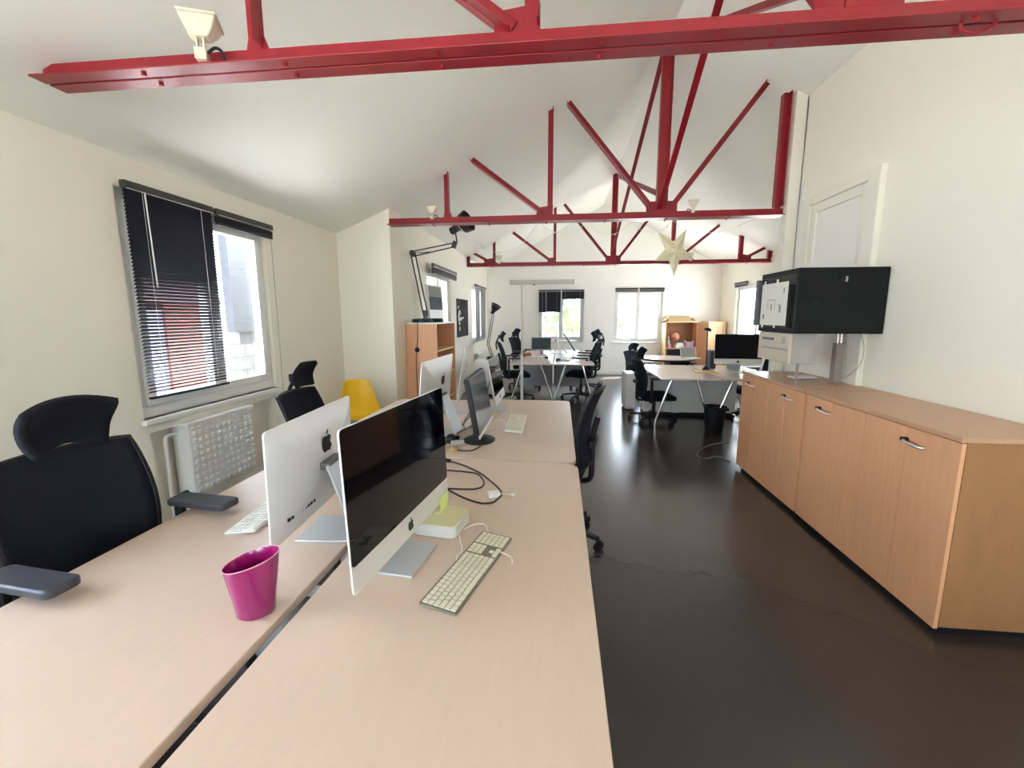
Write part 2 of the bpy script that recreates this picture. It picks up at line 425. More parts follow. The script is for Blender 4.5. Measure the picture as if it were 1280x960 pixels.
blind('dark blind pulled up at an angle over the far right window', 'R', XRF, 9.95, 10.62, 2.24, 0, 'blind of the far right window', raised=.03)

# ------------------------------------------------------------------ red roof trusses
CZ = 2.512
def truss(label, y, xa, xb, posts, diags, gussets, ends=(), cut=None):
    t = thing('roof_truss', label, 'roof truss', (RIDGE, y, CZ), 0, 'red steel roof trusses')
    def P(x, z, dy=0): return V((x-RIDGE, dy, z-CZ))
    mb = MB()
    for s in (-1, 1):
        a, b = (.006, .075) if s > 0 else (-.075, -.006)
        c, d = (.006, .014) if s > 0 else (-.014, -.006)
        mb.box(xa-RIDGE, xb-RIDGE, a, b, 0, .008); mb.box(xa-RIDGE, xb-RIDGE, c, d, .008, .075)
    mb.build('bottom_chord', 'red', t, smooth=False, bevel=.002)
    for x, ztop, w in posts:
        mb = MB(); mb.box(x-RIDGE-w/2, x-RIDGE+w/2, -.0125, .0125, .012, ztop-CZ)
        mb.box(x-RIDGE+w/2-.008, x-RIDGE+w/2, -.06, -.006, .09, ztop-CZ); mb.box(x-RIDGE-w/2, x-RIDGE-w/2+.008, .006, .06, .09, ztop-CZ)
        mb.build('post', 'red', t, smooth=False, bevel=.002)
    for (x0, z0, x1, z1) in diags:
        p, q = P(x0, z0), P(x1, z1); d = (q-p).normalized(); nrm = V((-d.z, 0, d.x))
        mb = MB()
        for s in (-1, 1):
            off = V((0, s*.010, 0)); mb.bar(p+off, q+off, .008, .05, up=nrm)
            o2 = V((0, s*.032, 0)) + nrm*.021; mb.bar(p+o2, q+o2, .045, .008, up=nrm)
        mb.build('diagonal_brace', 'red', t, smooth=False, bevel=.002)
    for poly in gussets:
        mb = MB(); mb.prism([(x-RIDGE, z-CZ) for x, z in poly], -.005, .005, Matrix(((1, 0, 0, 0), (0, 0, 1, 0), (0, 1, 0, 0), (0, 0, 0, 1))))
        mb.build('gusset_plate', 'red', t, smooth=False)
    for x in [xa+.5+.62*i for i in range(int((xb-xa)/.62))]:
        for q in (.04, -.04): MB().cyl((x-RIDGE, q, -.012), (x-RIDGE, q, .002), .009, n=8).build('bolt', 'red', t)
    return t
def std(full):
    po = [(-1.24, ceil_z(-1.24)+.02, .055), (-.12, ceil_z(-.12)+.02, .055), (RIDGE, ceil_z(RIDGE)+.02, .10), (2.16, ceil_z(2.16)+.02, .055)]
    di = [(-.19, 2.60, -.955, 3.17), (.93, 2.63, .06, 3.68), (1.13, 2.63, 1.98, 3.76)]
    gu = [[(-.265, 2.52), (-.09, 2.52), (-.09, 2.68), (-.265, 2.66)], [(.88, 2.52), (1.175, 2.52), (1.175, 2.69), (.88, 2.69)],
          [(-1.30, 2.52), (-1.16, 2.52), (-1.215, 2.66), (-1.265, 2.66)]]
    if full:
        po += [(3.30, ceil_z(3.30)+.02, .055)]
        di += [(2.25, 2.60, 3.0, 3.22)]
        gu += [[(2.13, 2.52), (2.31, 2.52), (2.31, 2.66), (2.13, 2.68)]]
    return po, di, gu
po, di, gu = std(False)
truss('near red truss whose heavy beam crosses the top of the photo', 1.85, -2.22, XR+.01, po, di, gu)
po, di, gu = std(False)
po[-1] = (2.17, 3.66, .055)
truss('middle red truss with the paper star hanging below its beam', 4.92, XL2+.0, 2.225, po, di, gu)
po, di, gu = std(True)
po[0] = (-1.34, ceil_z(-1.34)+.02, .055); po[-1] = (3.42, ceil_z(3.42)+.02, .055)
po += [(-1.87, 2.735, .06), (3.95, 2.75, .05)]
di += [(-1.46, 2.62, -1.80, 2.80), (3.54, 2.62, 3.88, 2.80)]
gu = [g for g in gu if not (g[0][0] < -1.2)] + [[(-1.55, 2.52), (-1.31, 2.52), (-1.31, 2.69), (-1.55, 2.65)], [(3.38, 2.52), (3.62, 2.52), (3.62, 2.65), (3.38, 2.69)]]
truss('farthest red truss, spanning from wall to wall before the far wall', 9.1, XL2, XRF, po, di, gu)
def brace(label, p, q):
    mb = MB(); p, q = V(p), V(q); c = (p+q)/2
    mb.bar(p-c, q-c, .05, .008); mb.bar(p-c+V((.021, 0, .02)), q-c+V((.021, 0, .02)), .008, .045)
    o = mb.build('ridge_brace', 'red', None, smooth=False, loc=c); tag(o, label, 'brace', 'ridge cross braces')
brace('red brace rising from the middle truss beam to the ridge above the near truss', (1.00, 4.86, 2.60), (1.00, 2.35, 4.13))
brace('red brace dropping from the ridge over the middle truss to the near truss', (1.065, 4.80, 4.14), (1.065, 1.94, 2.74))
brace('red brace dropping from the ridge over the middle truss to the farthest truss', (1.00, 5.0, 4.13), (1.00, 9.03, 2.72))
brace('red brace dropping from the ridge over the farthest truss to the middle truss', (1.065, 9.0, 4.12), (1.065, 5.0, 2.74))

# floodlights clamped to the beams, tipped up towards the ceiling
def floodlight(label, loc, rz, s=1., tip=-28):
    t = thing('floodlight', label, 'floodlight', loc, rz, 'cream floodlights on the beams')
    rx = Matrix.Translation((0, 0, .10*s)) @ Matrix.Rotation(R(tip), 4, 'X') @ Matrix.Scale(s, 4)
    mb = MB()
    def q(w, d, z): return [rx @ V(p) for p in ((-w, -d, z), (w, -d, z), (w, d, z), (-w, d, z))]
    mb.rings([q(.045, .03, 0), q(.068, .045, .035), q(.088, .062, .085), q(.09, .065, .10)])
    h = mb.build('housing', 'cream', t, smooth=False, bevel=.005)
    mb = MB(); mb.rings([q(.098, .072, .10), q(.098, .072, .115)]); mb.build('rim', 'cream', t, smooth=False, bevel=.003)
    mb = MB(); mb.rings([q(.085, .06, .115), q(.085, .06, .118)]); mb.build('lens', 'white_plastic', t, smooth=False)
    mb = MB(); mb.box(-.03*s, .03*s, -.03*s, .03*s, -.01, .045*s); mb.box(-.022*s, -.012*s, -.015*s, .015*s, .04*s, .12*s); mb.box(.012*s, .022*s, -.015*s, .015*s, .04*s, .12*s)
    mb.build('bracket', 'cream', t, smooth=False, bevel=.003)
    MB().tube(spline([(.03*s, 0, .03*s), (.07*s, -.01, .055*s), (.10*s, 0, .05*s), (.11*s, .01, .0)], 5), .006, 6).build('cord', 'black_plastic', t)
    return t
fl = floodlight('cream floodlight on the near beam at top left', (-1.425, 1.775, CZ+.02), R(22), .70, -14)
dup(fl, 'small cream floodlight near the left end of the middle beam, above the wall corner', (-1.40, 4.88, CZ+.06), R(-8)).scale = (.78,)*3
dup(fl, 'small cream floodlight on the middle beam, right of the centre gusset', (1.345, 4.90, CZ+.06), R(170)).scale = (.78,)*3
dup(fl, 'small cream floodlight on the farthest beam, above the roller screen case', (-1.24, 9.08, CZ+.06), R(4)).scale = (.95,)*3
dup(fl, 'small cream floodlight on the farthest beam, just behind the paper star', (2.50, 9.08, CZ+.06), R(30)).scale = (.95,)*3

# paper star
t = thing('paper_star', 'cream pleated paper star hanging by a thread below the middle beam', 'star', (1.175, 4.86, 2.17))
mb = MB()
tips = [(.105, .225), (.20, -.07), (.005, -.25), (-.205, -.085), (-.175, .195)]
mids = []
for i in range(5):
    a, b = V((*tips[i], 0)), V((*tips[(i+1) % 5], 0)); mids.append((a+b)*.5*.52)
loop = []
for i in range(5): loop += [V((tips[i][0], 0, tips[i][1])), V((mids[i].x, 0, mids[i].y))]
vs = [mb.bm.verts.new(p) for p in loop]
for s in (-1, 1):
    c = mb.bm.verts.new((0, s*.05, 0))
    for i in range(10): mb.bm.faces.new((vs[i], vs[(i+1) % 10], c))
mb.build('star_body', 'star', t, smooth=False)
MB().cyl((0, 0, .06), (.02, .06, .345), .0015, n=5).build('thread', 'white_cable', t)
mb = MB()
rng = random.Random(3)
for i in range(5):
    tp = V((tips[i][0], 0, tips[i][1])); L = tp.length; d = tp.normalized()
    for k in range(7):
        f_ = .22+.09*k; p = tp*f_; y = -.05*(1-f_)-.001
        mb.cyl((p.x, y+.003, p.z), (p.x, y-.002, p.z), .003, n=6)
mb.build('punched_dots', 'edge', t)

# string of fairy lights along the middle beam
t = thing('fairy_light_string', 'thin pale string of fairy lights looped under the middle red beam', 'string lights', (0, 5.0, CZ))
pts = [(-1.15, 2.52), (-1.05, 2.42), (-.9, 2.27), (-.68, 2.22), (-.45, 2.28), (-.24, 2.52), (-.16, 2.46), (0, 2.41), (.16, 2.44), (.3, 2.505), (.38, 2.43), (.52, 2.38), (.66, 2.43), (.74, 2.505), (.84, 2.43), (.98, 2.40), (1.1, 2.44), (1.17, 2.505), (1.3, 2.42), (1.5, 2.38), (1.68, 2.40), (1.85, 2.45), (2.0, 2.51)]
sp = spline([(x, .0, z-CZ) for x, z in pts], 5)
MB().tube(sp, .0022, 5).build('wire', 'white_cable', t)
mb = MB()
for p in sp[3::6]: mb.ball(p-V((0, 0, .008)), .007, n=6)
mb.build('bulbs', 'paper', t)

# ------------------------------------------------------------------ desks
DZ = .74
def desk(label, x0, x1, y0, y1, corners, group, m='maple', leg='bar'):
    cx, cy = (x0+x1)/2, (y0+y1)/2
    t = thing('desk', label, 'desk', (cx, cy, 0), 0, group)
    mb = MB(); mb.prism(rrect(x0-cx, x1-cx, y0-cy, y1-cy, .075, 6, corners), DZ-.028, DZ); mb.build('tabletop', m, t, smooth=False, bevel=.003)
    for s in (-1, 1):
        yy = s*((y1-y0)/2-.18); mb = MB()
        mb.box(-.33, .33, yy-.03, yy+.03, 0, .035); mb.box(-.04, .04, yy-.025, yy+.025, .035, DZ-.06); mb.box(-.30, .30, yy-.02, yy+.02, DZ-.06, DZ-.028)
        mb.build('leg', 'galv', t, smooth=False, bevel=.006)
    mb = MB(); mb.box(-.02, .02, -(y1-y0)/2+.18, (y1-y0)/2-.18, DZ-.10, DZ-.04); mb.build('crossbar', 'galv', t, smooth=False)
    return t
GD = 'pale maple desks in the near double row'
desk('pale desk nearest the camera on the right, carrying the black-screened computer', -.685, .105, .22, 2.272, (0, 0, 1, 0), GD)
desk('pale desk behind it on the aisle side, carrying the black flat monitor', -.685, .10, 2.284, 4.03, (0, 1, 1, 0), GD)
desk('pale desk by the left wall carrying the magenta pot', -1.50, -.722, .22, 2.272, (0, 0, 0, 1), GD)
desk('pale desk at the far left of the double row, before the tall cupboard', -1.50, -.722, 2.284, 3.97, (1, 0, 0, 1), GD)

# ------------------------------------------------------------------ office chairs (face +y)
def chair(label, group, headrest=True, taper=.03, hw=.145, arms=True, back='black_mesh', loc=(0, 0, 0), rz=0, basem='black_plastic', seat_m='black_fabric', base_rot=0., sh=0.):
    t = thing('office_chair', label, 'office chair', loc, rz, group)
    mb = MB()
    for k in range(5):
        a = base_rot + k*2*PI/5 + .3; d = V((math.cos(a), math.sin(a), 0))
        mb.rings([[c + V((-d.y, d.x, 0))*sx*w + V((0, 0, sz*h)) for sx, sz in ((-1, -1), (1, -1), (1, 1), (-1, 1))] for c, w, h in
                  ((d*.03+V((0, 0, .115)), .028, .022), (d*.18+V((0, 0, .10)), .022, .016), (d*.34+V((0, 0, .078)), .016, .012))])
    mb.cyl((0, 0, .08), (0, 0, .15), .045, .035, 12)
    mb.build('star_base', basem, t, bevel=.004)
    for k in range(5):
        a = base_rot + k*2*PI/5 + .3; d = V((math.cos(a), math.sin(a), 0)); s = V((-d.y, d.x, 0)); c = d*.34
        mb = MB()
        for q in (-.018, .018): mb.cyl(c+s*(q-.010)+V((0, 0, .028)), c+s*(q+.010)+V((0, 0, .028)), .028, n=14)
        mb.cyl(c+V((0, 0, .03)), c+V((0, 0, .075)), .009, n=8); mb.cyl(c-s*.02+V((0, 0, .028)), c+s*.02+V((0, 0, .028)), .008, n=8)
        mb.build('caster', 'black_plastic', t)
    mb = MB(); mb.cyl((0, 0, .14), (0, 0, .30), .026, n=14); mb.cyl((0, 0, .28), (0, 0, .41+sh), .016, n=12); mb.build('gas_lift', 'black_metal', t)
    z = .43+sh
    MB().box(-.10, .10, -.16, .10, z-.035, z).build('tilt_mechanism', 'black_plastic', t, smooth=False, bevel=.01)
    mb = MB(); rings = []
    for zz, k in ((z, .90), (z+.02, .985), (z+.045, 1.), (z+.07, .97), (z+.082, .88)):
        rings.append([V((x*k, y*k+.02, zz - (.02 if y > .2 else 0)*(y-.2)/.05)) for x, y in rrect(-.25, .25, -.23, .25, .11, 6)])
    mb.rings(rings); mb.build('seat', seat_m, t)
    zb, zt = .55+sh, 1.05+sh
    def bk(u, v):
        x = (u-.5)*2; w = .205 + .025*math.sin(v*PI*.75) ; zz = zb+(zt-zb)*v - .008*x*x*v
        y = -.245 - .05*math.sin(v*PI)*-.6 - .075*v*v + .045*x*x
        return V((x*w, y, zz))
    mb = MB(); mb.surf(bk, 12, 14); b = mb.build('backrest', back, t, solid=.022)
    edge = [bk(i/12, 0) for i in range(13)] + [bk(1, j/14) for j in range(1, 15)] + [bk(1-i/12, 1) for i in range(1, 13)] + [bk(0, 1-j/14) for j in range(1, 14)]
    MB().tube(edge, .0125, 8, closed=True).build('back_frame', 'black_plastic', t)
    mb = MB(); mb.tube(spline([(0, -.10, z-.02), (0, -.24, z-.01), (0, -.258, z+.12), (0, -.258, z+.28), (0, -.29, z+.42)], 5), .020, 8); mb.box(-.12, .12, -.285, -.25, z+.24, z+.29)
    mb.build('back_support', 'black_plastic', t, bevel=.004)
    if headrest:
        def hrf(u, v):
            x = (u-.5)*2; zz = zt+.035+.155*v-taper*x*x
            return V((x*(hw*(1-(.24 if taper else 0)*(1-v))-.012*abs(2*v-1)**3), -.235-.03*math.sin(v*PI) + .028*x*x+.035*v, zz))
        mb = MB(); mb.surf(hrf, 10, 8); mb.build('headrest', seat_m, t, solid=.026)
        mb = MB(); mb.tube(spline([(0, -.320, zt-.14), (0, -.335, zt-.05), (0, -.315, zt+.03), (0, -.275, zt+.09)], 5), .014, 8); mb.box(-.05, .05, -.295, -.262, zt+.07, zt+.12)
        mb.build('headrest_bracket', 'black_plastic', t, bevel=.003)
    if arms:
        for s in (-1, 1):
            mb = MB(); mb.tube(spline([(s*.12, -.10, z-.015), (s*.25, -.125, z-.01), (s*.275, -.13, z+.06), (s*.275, -.13, .755+sh)], 5), .02, 8)
            a = mb.build('armrest', 'black_plastic', t)
            mb = MB(); mb.prism(rrect(s*.275-.045, s*.275+.045, -.15, .125, .022, 5), .763+sh, .79+sh); mb.build('arm_pad', 'grey_plastic', a, bevel=.007, seg=3)
    return t
GC = 'black office chairs'
ch1 = chair('large black mesh chair with headrest at the left edge, beside the magenta pot desk', GC, loc=(-1.43, 1.25, 0), rz=R(-90-6), sh=.01)
c2 = chair('black headrest chair pushed in below the near left window, second along the wall', GC, loc=(-1.43, 2.66, 0), rz=R(-90), taper=0, hw=.11)
c2.scale = (.90, 1, .985)
chair('black chair without headrest seen side-on at the aisle side of the near desks', GC, headrest=False, arms=False, loc=(-.03, 2.87, 0), rz=R(90-10), base_rot=R(-52), sh=.02)
GC2 = 'black office chairs at the far desks'
dup(ch1, 'headrest chair on the left side of the far desks, nearer to the camera', (-.80, 7.85, 0), R(-78), GC2)
dup(ch1, 'headrest chair on the left side of the far desks, farther back near the lamp', (-.72, 9.3, 0), R(-112), GC2)
dup(ch1, 'headrest chair on the right side of the far desks, nearer to the camera', (.40, 8.0, 0), R(80), GC2)
dup(ch1, 'headrest chair on the right side of the far desks, against the far wall', (.58, 9.15, 0), R(72), GC2)
chr_ = chair('low black chair facing the right-hand desks, sunlit floor at its back', 'black chairs at the right-hand desks', loc=(1.38, 6.45, 0), rz=R(-84), sh=-.07, headrest=True, base_rot=R(10))
chr_.scale = (1, 1, .92)
chair('black chair hidden behind the wastepaper bin under the desk', 'black chairs at the right-hand desks', headrest=False, loc=(2.92, 6.75, 0), rz=R(95), sh=-.05)
GR = 'black chairs around the round table'
rc = chair('black armchair at the left of the round table below the bright window', GR, headrest=True, loc=(1.62, 8.95, 0), rz=R(-140), sh=-.10)
rc.scale = (.95, .95, .85)
rc2 = chair('black chair behind the round table, before the bookcase', GR, headrest=False, loc=(2.42, 9.15, 0), rz=R(172), sh=-.08)
rc2.scale = (.95, .95, .84)

# yellow shell chair
t = thing('shell_chair', 'yellow moulded shell chair standing in the left wall corner', 'chair', (-2.03, 4.28, 0), R(-142))
def shell(u, v):
    x = (u-.5)*2
    prof = [(.235, .405), (.20, .435), (.05, .43), (-.10, .425), (-.17, .46), (-.20, .56), (-.225, .68), (-.25, .80), (-.262, .85)]
    wid = [.19, .215, .235, .24, .235, .21, .175, .145, .125]
    k = v*(len(prof)-1); i = min(int(k), len(prof)-2); f_ = k-i
    y = prof[i][0]*(1-f_)+prof[i+1][0]*f_; z = prof[i][1]*(1-f_)+prof[i+1][1]*f_; w = wid[i]*(1-f_)+wid[i+1]*f_
    return V((x*w, y+.05*x*x*(v > .5)*min(1, (v-.5)*4), z+.045*x*x*(1 if v < .5 else max(0, 1-(v-.5)*3)) - (.03*abs(x)**4 if v > .97 else 0)))
mb = MB(); mb.surf(shell, 14, 26); mb.build('shell', 'yellow', t, solid=.007, sub=1)
for sx in (-1, 1):
    for sy in (-1, 1):
        mb = MB(); mb.cyl((sx*.12, sy*.10-.02, .418), (sx*.22, sy*.20-.02, 0), .013, .010, 10); mb.build('leg', 'edge', t)
mb = MB(); mb.tube([(-.12, -.12, .40), (.12, .08, .40)], .006, 6); mb.tube([(.12, -.12, .40), (-.12, .08, .40)], .006, 6); mb.build('leg_brace', 'black_metal', t)

# ------------------------------------------------------------------ computers
APPLE = [(0, .70), (.10, .735), (.24, .755), (.37, .70), (.45, .60), (.365, .53), (.33, .43), (.36, .32), (.47, .235), (.41, .11), (.31, -.01), (.20, -.04), (.09, -.005), (0, .01), (-.09, -.005), (-.20, -.04), (-.31, .01), (-.42, .16), (-.475, .36), (-.45, .54), (-.36, .68), (-.24, .755), (-.10, .735)]
LEAF = [(0, .79), (.01, .90), (.08, .99), (.17, 1.03), (.165, .92), (.10, .82)]
def logo(parent, h, y, zc, m, flip=False, mx=None):
    mb = MB(); s = -1 if flip else 1
    k = Matrix(((s*h, 0, 0, 0), (0, 0, 1, y), (0, h, 0, zc), (0, 0, 0, 1)))
    if mx is not None: k = mx @ k
    for pl in (APPLE, LEAF): mb.prism(pl, -.0006, .0006, k)
    return mb.build('logo', m, parent, smooth=False)
def imac(label, group, loc, rz, w=.65, h=.43, zb=.085, tilt=4., chin=.075):
    t = thing('desktop_computer', label, 'computer', loc, rz, group)
    tm = Matrix.Translation((0, 0, zb)) @ Matrix.Rotation(R(-tilt), 4, 'X')
    rim = rrect(-w/2, w/2, 0, h, .014, 4)
    def lay(k, y, kz=None):
        kz = k if kz is None else kz
        return [tm @ V((x*k, y, (z-h*.5)*kz+h*.5)) for x, z in rim]
    mb = MB(); mb.rings([lay(1, 0), lay(1, .005), lay(.97, .010, .96), lay(.86, .020, .84), lay(.68, .032, .64), lay(.42, .041, .40), lay(.15, .044, .15)])
    hs = mb.build('housing', 'alu', t)
    if h > .35:
        mb = MB()
        for i in range(9): mb.box(.09+.018*i, .09+.018*i+(.012 if i % 3 else .007), .012, .036-.0009*i, .066, .076, tm)
        mb.build('port_row', 'black_plastic', hs, smooth=False)
    mb = MB(); mb.prism(rrect(-w/2+.002, w/2-.002, chin, h-.002, .012, 4), -.0015, .001, tm @ Matrix(((1, 0, 0, 0), (0, 0, 1, 0), (0, 1, 0, 0), (0, 0, 0, 1))))
    mb.build('screen', 'screen', t, smooth=False)
    logo(hs, chin*.5, -.0008, chin*.27, 'black_plastic', mx=tm)
    logo(hs, .075, .0435, h*.60, 'black_plastic', flip=True, mx=tm)
    # bent stand: hinge at the back, neck sloping out, flat foot running forward
    pf = [(-.045, .004), (.09, .004), (.145, .006), (.168, .022), (.158, .05), (.115, .17), (.075, .27)]
    hw = [.10, .10, .10, .098, .095, .085, .075]
    mb = MB(); rg = []
    for (y, z), ww in zip(pf, hw): rg.append((y, z, ww))
    rows = []
    for i, (y, z, ww) in enumerate(rg):
        a = rg[max(i-1, 0)]; b = rg[min(i+1, len(rg)-1)]; d = V((0, b[0]-a[0], b[1]-a[1])).normalized(); nn = V((0, -d.z, d.y))*.004
        rows.append([V((-ww, y, z))-nn, V((ww, y, z))-nn, V((ww, y, z))+nn, V((-ww, y, z))+nn])
    mb.rings(rows); mb.build('stand', 'alu_stand', t, bevel=.003)
    mb = MB(); mb.box(-.06, .06, .038, .082, .25, .275); mb.build('hinge', 'darkgrey', t, smooth=False, bevel=.004)
    return t
GI = 'silver all-in-one computers on the near desks'
im1 = imac('large silver computer nearest the camera, its black screen turned to the aisle', GI, (-.463, 1.274, DZ), R(83.5), tilt=2.)
imac('silver computer seen from behind beside the magenta pot, logo on its back', GI, (-.873, 1.44, DZ), R(-86), w=.61, h=.366, zb=.083, tilt=1.)
imac('silver computer seen from behind in front of the tall cupboard', GI, (-.83, 2.79, DZ), R(-92), tilt=6.)
imac('white-edged computer seen nearly edge-on between the black monitor and the cupboard', GI, (-.845, 3.52, DZ), R(-78), tilt=9.)
imac('silver-chinned computer half hidden behind the black flat monitor', GI, (-.485, 3.62, DZ), R(90), w=.54, h=.37, zb=.075, tilt=10.)
imac('large black-screened computer on the right-hand desks before the birch cupboard', 'silver all-in-one computers on the right-hand desks', (2.56, 6.60, DZ), R(-2), tilt=4.)
# sticky note on the near computer
mb = MB(); mb.surf(lambda u, v: V((.012*math.sin(v*2.2), -.045+.09*u, -.09+.09*v)), 6, 8)
o = mb.build('sticky_note', 'note', None, solid=.0006, loc=(-.438, 1.545, .850), rot=(0, 0, R(-6))); tag(o, 'curled lime-green sticky note on the lower edge of the near black screen', 'note')

def monitor(label, group, loc, rz, w, h, zb, tilt, body='black_plastic', scr='screen_matte', base='disc', chin=None):
    t = thing('monitor', label, 'monitor', loc, rz, group)
    tm = Matrix.Translation((0, 0, zb)) @ Matrix.Rotation(R(-tilt), 4, 'X')
    mb = MB(); mb.box(-w/2, w/2, 0, .03, 0, h, tm); mb.box(-w*.3, w*.3, .03, .055, h*.2, h*.75, tm); mb.build('casing', body, t, smooth=False, bevel=.006)
    MB().box(-w/2+.014, w/2-.014, -.002, .002, .022, h-.014, tm).build('screen', scr, t, smooth=False)
    if chin: MB().box(-w/2, w/2, -.003, .004, 0, .02, tm).build('chin_strip', chin, t, smooth=False, bevel=.001)
    mb = MB()
    if base == 'disc':
        mb.lathe([(.118, 0), (.12, .006), (.10, .014), (.04, .02), (.02, .022)], 28, Matrix.Translation((0, .05, 0)) @ Matrix.Diagonal((1, .85, 1, 1)))
    else:
        mb.box(-.11, .11, -.03, .13, 0, .012)
    mb.build('foot', body, t, bevel=.002)
    MB().box(-.035, .035, .055, .085, .01, zb+h*.45).build('neck', body, t, smooth=False, bevel=.006)
    return t
lcd = monitor('black flat monitor on a round foot on the aisle-side desk', 'monitors', (-.447, 2.66, DZ), R(91), .56, .352, .085, 10, chin='alu')

def keyboard(label, group, loc, rz, w=.43, d=.115, deck='alu', key='key', numpad=True, th=.006, slope=3.5):
    t = thing('keyboard', label, 'keyboard', loc, rz, group)
    tm = Matrix.Rotation(R(slope), 4, 'X')
    mb = MB(); mb.prism(rrect(-w/2, w/2, -d/2, d/2, .006, 3), .003, .003+th, tm); mb.build('deck', deck, t, smooth=False, bevel=.0015)
    mb = MB(); mb.box(-w/2+.02, w/2-.02, d/2-.016, d/2-.004, 0, .009+th*.3); mb.build('rear_foot', 'white_plastic', t, smooth=False)
    mb = MB(); rows = 6; pw = (w-.012)/(22.6 if numpad else 15); ph = (d-.012)/rows
    def k(u, r, n=1.):
        x0 = -w/2+.006+u*pw; y0 = d/2-.006-(r+1)*ph; hh = ph
        mb.box(x0+.0022, x0+pw*n-.0022, y0+.0016, y0+hh-.0016, .003+th, .003+th+.003, tm)
    for r in range(rows):
        if r == rows-1:
            for u, n in ((0, 1.2), (1.2, 1.2), (2.4, 1.4), (3.8, 6.2), (10, 1.4), (11.4, 1.2), (12.6, 2.2)): k(u, r, n)
        else:
            u = 0.; first = (1., 1., 1.5, 1.8, 2.3)[r]; k(0, r, first); u = first
            while u+1 <= 14.0: k(u, r); u += 1
            if 14.8-u > .4: k(u, r, 14.8-u)
        if numpad:
            if r in (0, 1, 2):
                for c in range(3): k(15.15+c, r)
            if r == 4: k(16.15, r)
            if r == 5:
                for c in range(3): k(15.15+c, r)
            for c in range(4): k(18.5+c, r)
    mb.build('keys', key, t, smooth=False)
    return t
GK = 'aluminium keyboards on the near desks'
def ang(a, b): return math.atan2(b[1]-a[1], b[0]-a[0])
keyboard('aged aluminium keyboard with number pad in front of the near black screen', GK, (-.263, 1.243, DZ), R(76), key='keycream', deck='keydark')
keyboard('white keyboard on the wall-side desk, half hidden by the computer back', GK, (-1.165, 1.585, DZ), R(-84), key='key', deck='alu')
keyboard('white keyboard on the aisle-side desk beyond the black monitor', GK, (-.305, 3.10, DZ), R(91), key='keycream', deck='white_plastic', th=.012, w=.50, d=.125)

# small white box computer with a yellowed top
t = thing('mini_computer', 'small white box computer with a yellowed lid under the near screen', 'computer', (-.425, 1.50, DZ), R(-8))
mb = MB(); mb.prism(rrect(-.082, .082, -.082, .082, .025, 5), .002, .046); mb.build('case', 'mini_white', t, bevel=.003)
mb = MB(); mb.prism(rrect(-.081, .081, -.081, .081, .025, 5), .046, .0485); mb.build('lid', 'yellowed', t, bevel=.001)
mb = MB(); mb.lathe([(.017, .0485), (.017, .056), (.014, .060)], 16, Matrix.Translation((-.025, .01, 0))); mb.build('button', 'yellowed', t)

# magenta oval pot with a slanted rim
t = thing('pen_pot', 'glossy magenta oval pot with slanted rim on the wall-side desk', 'pot', (-.795, .985, DZ), R(28))
mb = MB(); rg = []
def ov(a, b, z, sl=0.): return [V((a*math.cos(q*2*PI/40), b*math.sin(q*2*PI/40), z+sl*math.cos(q*2*PI/40))) for q in range(40)]
rg = [ov(.020, .015, 0), ov(.044, .036, .0), ov(.047, .039, .004), ov(.052, .043, .05, .001), ov(.060, .048, .10, .006), ov(.0665, .052, .148, .014), ov(.0672, .0525, .151, .0145),
      ov(.0655, .0508, .152, .0145), ov(.0635, .049, .148, .0135), ov(.057, .045, .10, .006), ov(.048, .039, .04, .001), ov(.042, .034, .008), ov(.015, .012, .006)]
mb.rings(rg); mb.build('pot_body', 'magenta', t)
mb = MB(); a = ov(.0668, .0522, .1515, .0145); mb.tube(a, .0013, 6, closed=True); mb.build('rim', 'pink', t)

# cables and bits on the desks
def cable(name, label, pts, m, r, cat='cable', n=6, group=None):
    p0 = V(pts[0]); o = MB().tube(spline([V(p)-p0 for p in pts], n), r, 7).build(name, m, None, loc=p0)
    return tag(o, label, cat, group)
zc = DZ+.005
cable('power_cable', 'brown power cable making the wide loop across the aisle-side desk', [(x, y, zc) for x, y in ((-.60, 2.235), (-.514, 2.187), (-.437, 2.12), (-.37, 2.047), (-.317, 1.966), (-.272, 1.892), (-.244, 1.821), (-.252, 1.769), (-.272, 1.725), (-.311, 1.713), (-.359, 1.733), (-.421, 1.777), (-.50, 1.85))], 'dark_cable', .0042, group='dark cables on the desk')
cable('power_cable', 'brown power cable making the narrower inner loop on the aisle-side desk', [(x, y, zc+.006) for x, y in ((-.56, 2.07), (-.465, 2.06), (-.391, 2.033), (-.349, 1.953), (-.339, 1.885), (-.365, 1.848), (-.417, 1.839), (-.50, 1.838))], 'dark_cable', .0042, group='dark cables on the desk')
o = MB().cyl((-.615, 2.225, zc+.006), (-.575, 2.215, zc+.006), .011, n=10).build('cable_plug', 'black_plastic', None); tag(o, 'black plug at the end of the wide brown loop', 'plug')
t = thing('adapter', 'small white power adapter lying by the brown cable loop', 'adapter', (-.275, 1.80, DZ), R(20))
MB().box(-.026, .026, -.02, .02, 0, .02).build('body', 'white_plastic', t, smooth=False, bevel=.003)
MB().tube(spline([(.026, 0, .01), (.055, -.005, .006), (.075, -.015, .006)], 4), .002, 6).build('lead', 'white_cable', t)
MB().box(.072, .09, -.022, -.01, .002, .009).build('connector', 'white_plastic', t, smooth=False)
cable('usb_cable', 'white cable running from the small box computer behind the keyboard', [(-.348, 1.443, zc), (-.325, 1.375, zc), (-.313, 1.338, zc), (-.322, 1.302, zc), (-.315, 1.264, zc)], 'white_cable', .0024, group='white cables by the aged keyboard')
cable('usb_cable', 'white cable arching from the small box computer to the top of the keyboard', [(-.34, 1.48, zc), (-.318, 1.515, zc), (-.29, 1.53, zc), (-.265, 1.522, zc), (-.245, 1.46, zc)], 'white_cable', .0024, group='white cables by the aged keyboard')
